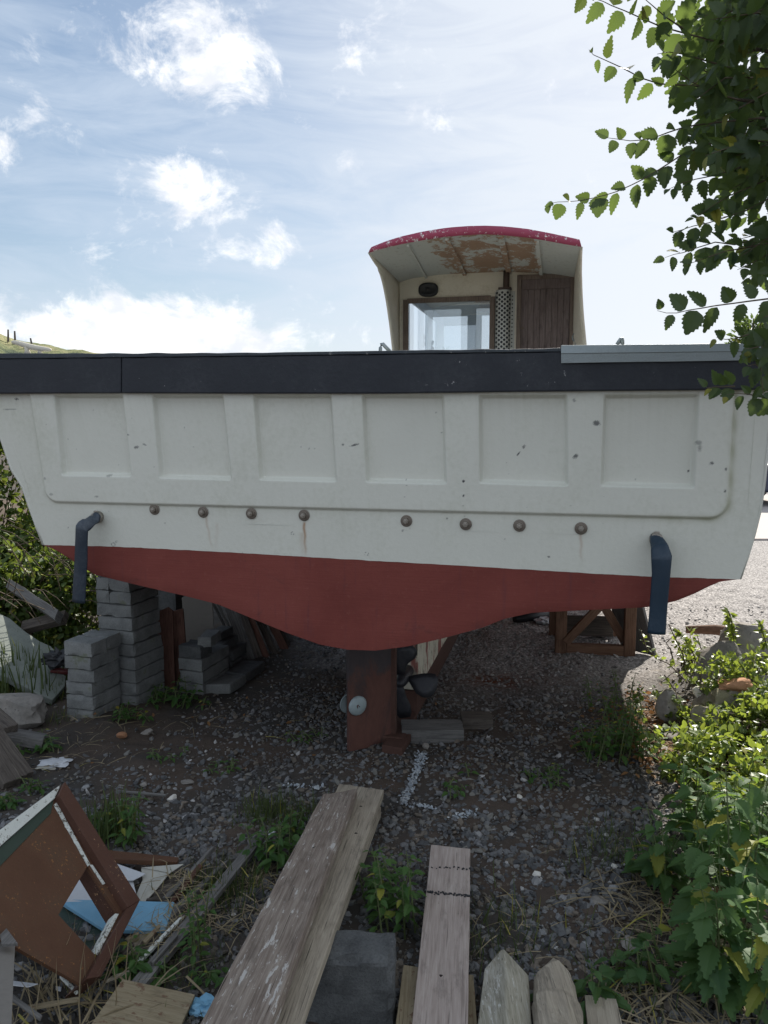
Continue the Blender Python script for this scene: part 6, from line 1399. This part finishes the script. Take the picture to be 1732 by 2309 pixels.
# grass tufts
def tuft(p, n, h_, mat, spread=.05, lean=.4, wv=1.0):
    pos = np.stack([RNG.normal(p.x, spread, n), RNG.normal(p.y, spread, n), np.full(n, p.z)], -1); a = RNG.random(n) * 6.283
    dirs = np.stack([np.cos(a) * lean * RNG.random(n), np.sin(a) * lean * RNG.random(n), np.ones(n)], -1) + rnd(n) * .12
    return place(BLADE, pos, dirs, np.stack([np.cos(a), np.sin(a), np.zeros(n)], -1) + rnd(n) * .2, h_ * RNG.uniform(.4, 1.15, n), np.full(n, wv))
gs = [(L3(110, 1700), 220, .42, .12, .5, 'long green grass growing at the foot of the tilted slab'), (K6(1430, 250), 260, .13, .06, .6, 'small fine grass tuft on the gravel left of the long planks'), (K6(1640, 250), 60, .13, .04, .5, 'sparse grass beside the far end of the long planks'),
      (K6(1180, 660), 260, .14, .07, .6, 'grass tuft growing over the longest batten'), (K8(180, 1330), 160, .12, .09, .8, 'grass tuft on the gravel before the nettles'), (K7(1150, 640), 140, .13, .09, .9, 'thin grass around the pointed post'),
      (K6(600, 360), 110, .26, .05, .35, 'tall thin grass by the broad weed behind the cabinet front'), (L3(350, 1720), 90, .14, .05, .5, 'grass at the lower corner of the tilted slab'), (K8(330, 1950), 120, .12, .1, .8, 'grass along the straw in the near right corner'),
      (K4(290, 880), 80, .09, .06, .6, 'short grass at the foot of the front pillar'), (K6(1050, 1050), 200, .08, .14, 1.0, 'low grass between batten and long planks'), (K6(820, 1150), 80, .10, .08, 1.0, 'low grass near the plywood square')]
f = Fol()
for uv, n, h_, sp_, ln_, lab in gs:
    p = gp(uv); f.add(*tuft(p, int(n * 1.3), h_ * .85, 'grass', sp_ * 1.15, ln_ * 1.3, .62))
tag(link('grass', f.mesh('grass', M['grass'])), 'sparse green grass growing through the gravel and along the slab', 'grass', kind='stuff')
# dry straw
f = Fol()
def straw(uv, n, sx_, sy_, L_, zz=.012, ang=None):
    p = gp(uv); pos = np.stack([RNG.normal(p.x, sx_, n), RNG.normal(p.y, sy_, n), np.zeros(n)], -1); pos[:, 2] = gz(pos[:, 0], pos[:, 1]) + zz + RNG.random(n) * .02
    a = RNG.random(n) * 6.283 if ang is None else RNG.normal(ang, .5, n); dirs = np.stack([np.cos(a), np.sin(a), RNG.normal(.05, .12, n)], -1); f.add(*place(BLADE, pos, dirs, rnd(n) * .3 + np.array([0, 0, 1]), L_ * RNG.uniform(.4, 1.2, n), np.full(n, .55)))
for a in [(K8(520, 1640), 300, .16, .16, .16), (K8(760, 1750), 260, .12, .12, .2, .02), (K8(450, 2150), 160, .15, .06, .16), (K6(900, 900), 80, .05, .06, .12, .05), (K6(1350, 600), 120, .06, .05, .10), (K6(1200, 800), 120, .10, .08, .11), (K6(350, 1250), 80, .16, .08, .2, .03), (K4(600, 900), 70, .35, .14, .12), (K4(1200, 800), 110, .5, .3, .08), (K4(1500, 640), 80, .4, .35, .06),
          (K8(420, 700), 260, .12, .18, .10), (L3(450, 2050), 90, .2, .2, .12), (K5(1300, 560), 120, .16, .2, .09), (K7(1250, 640), 45, .14, .12, .12), (K6(1000, 700), 80, .08, .08, .12, .06), (K8(640, 560), 200, .2, .3, .1, .05)]: straw(*a)
tag(link('straw', f.mesh('straw', M['straw'])), 'dry straw and dead stems scattered on the ground', 'straw', kind='stuff')
# upright dry stalks in the near left corner
f = Fol(); p = gp(K6(330, 1300)); v_, f_ = tuft(p, 60, .26, 'straw', .10, .7, .35); f.add(v_, f_); tag(link('dry_grass', f.mesh('dry_grass', M['straw'])), 'thin pale dry grass stalks in the near left corner', 'dry grass', kind='stuff')
# dead leaves on the lit strip
f = Fol()
for (uv, n, sx_, sy_) in ((R5(860, 900), 330, .14, .22), (R5(700, 950), 120, .10, .2), (K8(700, 1560), 60, .10, .10), (K8(420, 850), 120, .10, .1), (K5(1400, 600), 80, .12, .12), (K8(760, 800), 160, .2, .2), (K4(1200, 900), 30, .6, .3)):
    p = gp(uv); pos = np.stack([RNG.normal(p.x, sx_, n), RNG.normal(p.y, sy_, n), np.zeros(n)], -1); pos[:, 2] = gz(pos[:, 0], pos[:, 1]) + .015 + RNG.random(n) * .02; f.add(*place(LEAF_LO, pos, rnd(n) * np.array([1, 1, .3]), rnd(n) * .5 + np.array([0, 0, 1]), RNG.uniform(.02, .045, n)))
tag(link('fallen_leaves', f.mesh('fallen_leaves', M['dryleaf'])), 'brown dead leaves littering the sunlit strip', 'dead leaves', kind='stuff')

# weeds with stems and leaves
def weed(base, h_, ns, lsize, label, mat='weedleaf', tmpl=LEAF_NET, lean=.35, name='weed', cat='weed', pairs=5, group=None, start=.2, droop=.3, spread=.02, cross=True):
    base = Vector(base); root = empty(name, base, 0, label, cat, group); f = Fol(); mb = MB(); P_, D_, U_, S_ = [], [], [], []
    for s_ in range(ns):
        a = random.uniform(0, 6.283); l_ = lean * random.uniform(.2, 1); hh = h_ * random.uniform(.65, 1.05); off_ = Vector((random.gauss(0, spread), random.gauss(0, spread), 0)); e = off_ + Vector((math.cos(a) * l_ * hh, math.sin(a) * l_ * hh, hh)); m = off_.lerp(e, .5) + Vector((0, 0, .05 * hh))
        pts = [off_, off_.lerp(m, .5), m, m.lerp(e, .5) + Vector((0, 0, .015 * hh)), e]; mb.tube(pts, [.004, .0035, .003, .0025, .001], 5, cap=False); tw = random.uniform(0, 3)
        for k in range(pairs):
            t_ = start + (1 - start) * (k + .5) / pairs; j = min(3, int(t_ * 4)); p = pts[j].lerp(pts[j + 1], t_ * 4 - j); tw += 1.57; sz = lsize * (1.1 - .55 * t_) * random.uniform(.8, 1.15) if k < pairs - 1 else lsize * .4
            for q in (0, 1) if cross else (k % 2,):
                aa = tw + q * math.pi + random.uniform(-.3, .3); dr = Vector((math.cos(aa), math.sin(aa), random.uniform(-droop, .25))); pet = .012 + sz * .18; mb.tube([p, p + dr * pet], [.0014, .001], 4, cap=False)
                P_.append(p + dr * pet); D_.append(dr + Vector((0, 0, -.1))); U_.append(Vector((random.gauss(0, .25), random.gauss(0, .25), 1))); S_.append(sz)
    f.add(*place(tmpl, P_, D_, U_, S_, RNG.uniform(.8, 1.2, len(P_)))); link('leaves', f.mesh('leaves', M[mat]), root); mb.build('stems', M['stem'], root, True); return root
weed(gp(K6(700, 400)), .24, 7, .05, 'yellowish green weed growing behind the cabinet front', lean=.3)
weed(gp(K6(560, 330)), .14, 4, .04, 'small weed left of the yellowish weed behind the cabinet front', lean=.5)
weed(gp(K6(1480, 520)), .20, 10, .06, 'bushy bright weed touching the long planks', lean=.5, spread=.05)
weed(gp(K6(1560, 350)), .14, 4, .045, 'small bright weed near the far end of the long planks', lean=.4)
weed(gp(K7(785, 640)), .32, 9, .055, 'tall weed growing between the long planks and the pale plank', lean=.26, spread=.05, pairs=7)
weed(gp(K7(700, 520)), .2, 5, .05, 'low dark weed in the shade beside the stacked planks', lean=.5)
weed(gp(K6(1070, 1020)), .30, 4, .032, 'thin upright weed in front of the blue board', lean=.2, pairs=9)
weed(gp(K6(690, 1100)), .12, 4, .055, 'broad-leaved weed at the corner of the plywood square', lean=.5)
weed(gp(K6(860, 1120)), .07, 4, .05, 'flat weed rosette beside the plywood square', lean=.8, pairs=3)
weed(gp(K6(1130, 1140)), .07, 4, .05, 'flat weed rosette between plywood and long planks', lean=.8, pairs=3)
weed(gp(K6(30, 190)), .08, 6, .05, 'round-leaved weed at the foot of the leaning dark planks', lean=.8, pairs=3)
weed(gp(K6(210, 110)), .10, 5, .04, 'little weed right of the leaning dark planks', lean=.6, pairs=3)
weed(gp(L3(230, 2070)), .10, 10, .06, 'round-leaved weed on the dirt by the log pile', lean=.8, pairs=3, spread=.09)
weed(gp(P4(640, 960)), .14, 9, .06, 'dark weed growing before the brown boards', lean=.7, pairs=4, spread=.08)
weed(gp(P4(760, 1000)), .08, 6, .05, 'low weed in front of the small block pile', lean=.8, pairs=3, spread=.06)
weed(gp(P4(520, 930)), .08, 4, .045, 'small weed between the pillars and the brown boards', lean=.8, pairs=3, spread=.04)
weed(gp(K4(600, 880)), .11, 7, .05, 'spreading weed on the dirt in front of the front pillar', lean=.8, pairs=4, spread=.06)
weed(gp(K4(1420, 980)), .06, 6, .035, 'tiny weed on the dirt beside the rudder', lean=.8, pairs=3, spread=.06)
weed(gp(K4(760, 1060)), .05, 5, .035, 'tiny weed on the bare dirt at the left', lean=.8, pairs=3, spread=.05)
weed(gp(K4(1040, 1110)), .05, 5, .035, 'tiny weed at the edge of the gravel', lean=.8, pairs=3, spread=.04)
weed(gp(K5(1110, 790)), .07, 9, .04, 'small bright weed alone on the open gravel', lean=.9, pairs=3, spread=.05)
weed(gp(K5(630, 830)), .08, 5, .04, 'faint small weed right of the sprayed line', lean=.8, pairs=3, spread=.05)
weed(gp(K5(1330, 690)), .22, 12, .055, 'bushy bright green weed at the shadow edge', lean=.5, pairs=5, spread=.07)
weed(gp(K5(1440, 640)), .30, 14, .04, 'ragged brownish weed standing at the shadow edge', 'weedleaf', lean=.35, pairs=7, spread=.10)
weed(gp(K5(1400, 480)), .26, 10, .035, 'upper ragged weed at the shadow edge nearer the trestle', lean=.4, pairs=7, spread=.10)
weed(gp(K5(1500, 660)), .16, 8, .045, 'low green weed where shade meets sun', lean=.6, pairs=4, spread=.09)
# brambles in the sun on the right
def rb_(cr, p, z): q = onZ(cr(*p), z); return q
def spray(cr, pts, zs, lsize, label, sp=.03, nside=3):
    P_ = [onZ(cr(*p), z) for p, z in zip(pts, zs)]; base = P_[0]; root = empty('bramble_spray', base, 0, label, 'bramble'); mb = MB(); f = Fol(); A_, D_, U_, S_ = [], [], [], []
    rel_ = [p - base for p in P_]; mb.tube(rel_, [.004] * len(rel_), 5, cap=False)
    for a, b_ in zip(rel_[:-1], rel_[1:]):
        m = max(1, int((b_ - a).length / sp))
        for k in range(m):
            p = a.lerp(b_, (k + random.random()) / m)
            for _ in range(nside): d_ = Vector(rnd(1)[0]); d_.z *= .6; d_.normalize(); A_.append(p + d_ * .02 * random.random()); D_.append(d_); U_.append(Vector((random.gauss(0, .5), random.gauss(0, .5), 1))); S_.append(lsize * random.uniform(.6, 1.2))
    f.add(*place(LEAF_HI, A_, D_, U_, S_)); link('leaves', f.mesh('leaves', M['ivy']), root); mb.build('stem', M['twig'], root, True)
spray(R5, [(1100, 620), (1060, 450), (1000, 330), (960, 240)], [.12, .28, .40, .48], .042, 'thin sunlit bramble shoot rising behind the right hose', .03, 3)
spray(R5, [(1080, 640), (960, 520), (870, 480), (800, 400), (760, 270)], [.10, .18, .24, .32, .42], .038, 'arching bramble shoot reaching towards the trestle', .032, 2)
spray(R5, [(1180, 560), (1120, 420), (1060, 330), (1000, 270)], [.15, .3, .4, .45], .04, 'sunny bramble shoot beside the inner boulder', .022, 4)
spray(R5, [(1430, 420), (1410, 300), (1400, 200), (1380, 150)], [.30, .42, .52, .58], .045, 'bright yellow green shoot standing above the log', .018, 5)
spray(R5, [(1659, 420), (1620, 300), (1600, 220)], [.35, .48, .55], .045, 'green shoot above the log at the right edge', .022, 3)
spray(R5, [(1060, 900), (1010, 720), (960, 640), (930, 600)], [.10, .2, .26, .3], .038, 'low bramble shoot crossing the sunny gravel', .03, 3)
spray(R5, [(960, 900), (900, 740), (870, 700)], [.08, .15, .2], .04, 'small yellow green shoot in the sunny gravel', .02, 4)
spray(R5, [(780, 900), (760, 780), (750, 700)], [.05, .15, .22], .04, 'small reddish weed shoot in the sun at the shadow edge', .018, 4)
def rbush(uv, z, rad, n, lab, size=.045, st=20): c = onZ(uv, z); bush('bramble_bush', lab, (c.x, c.y, z), rad, n, size, 'ivy', LEAF_LO, 'bush', 'brambles in the sunny right corner', st, .45)
rbush(R5(1130, 470), .16, (.10, .16, .18), 230, 'bramble clump left of the big grey boulders', .042)
rbush(R5(1390, 1010), .08, (.26, .26, .13), 950, 'low glossy bramble mat under the pale rock')
rbush(R5(1620, 930), .14, (.32, .30, .16), 1400, 'glossy bramble mat at the right edge below the orange stone')
rbush(K8(820, 830), .11, (.34, .30, .17), 1600, 'glossy bramble mat in the sun above the nettles')
rbush(K8(960, 1000), .14, (.22, .24, .24), 1300, 'bramble clump at the right edge above the nettles')
rbush(K8(700, 980), .06, (.20, .15, .11), 550, 'shaded bramble leaves at the foot of the mat')
rbush(R5(1600, 560), .25, (.14, .15, .12), 300, 'few bramble leaves over the largest boulder')
rbush(R5(1290, 610), .30, (.14, .10, .10), 260, 'yellow green bramble leaves in front of the inner boulder', .04, 10)
rbush(R5(1480, 520), .34, (.16, .10, .09), 240, 'bramble leaves trailing over the folded boulder', .04, 10)
rbush(R5(1640, 760), .26, (.14, .12, .10), 300, 'bright bramble leaves right of the orange stone', .042, 10)
rbush(K8(590, 640), .08, (.10, .10, .12), 160, 'dark green bramble leaves beside the stump-like stone')
# nettles
def nettle(uv, z, top, lab, ns=3, size=.085, lean=.3, pairs=6):
    b_ = onZ(uv, z); b_.z = float(gz(b_.x, b_.y)); weed(b_, top, ns, size * 1.38, lab, 'nettle', LEAF_NET, lean, 'nettle', 'nettle', max(3, pairs - 1), None, .25, .45, .03)
nettle(K8(470, 1560), 0, .34, 'low nettle at the inner edge of the patch', 5, .075, .5)
nettle(K8(560, 1380), 0, .42, 'dark nettle with folded leaves beneath the bramble mat', 5, .085)
nettle(K8(420, 1500), 0, .22, 'small nettle standing on the gravel edge', 4, .06, .5)
nettle(K8(700, 1750), 0, .55, 'tall nettle with large drooping leaves, inner one', 4, .10)
nettle(K8(900, 1800), 0, .62, 'tall nettle with large toothed leaves at the right edge', 4, .105)
nettle(K8(820, 1560), 0, .48, 'nettle in the middle of the patch', 4, .09)
nettle(K8(980, 1500), 0, .5, 'nettle at the right edge behind the tall ones', 4, .09)
nettle(K8(760, 2150), 0, .45, 'nearest nettle with big leaves in the bottom corner', 5, .095)
nettle(K8(960, 2200), 0, .50, 'nettle filling the bottom right corner', 5, .095)
nettle(K8(450, 1900), 0, .14, 'young light green nettle on the straw', 3, .06, .5, 4)
nettle(K8(560, 2100), 0, .22, 'small nettle at the near edge on the gravel', 3, .06, .5, 4)
nettle(K8(250, 1980), 0, .14, 'faint young nettle on the gravel near the offcut', 4, .06, .6, 4)
nettle(K8(110, 2170), 0, .14, 'young nettle over the short offcut', 3, .065, .4, 4)
nettle(K8(640, 1250), 0, .38, 'nettle with a pointed leaf under the bramble', 4, .085)
nettle(K8(850, 1350), 0, .45, 'nettle with wide toothed leaves below the bramble mat', 4, .095)
weed(gp(K7(1380, 900)), .12, 3, .06, 'broad-leaved weed growing over the broken log', 'nettle', lean=.5, pairs=3)
print('tree leaves', fol.n)
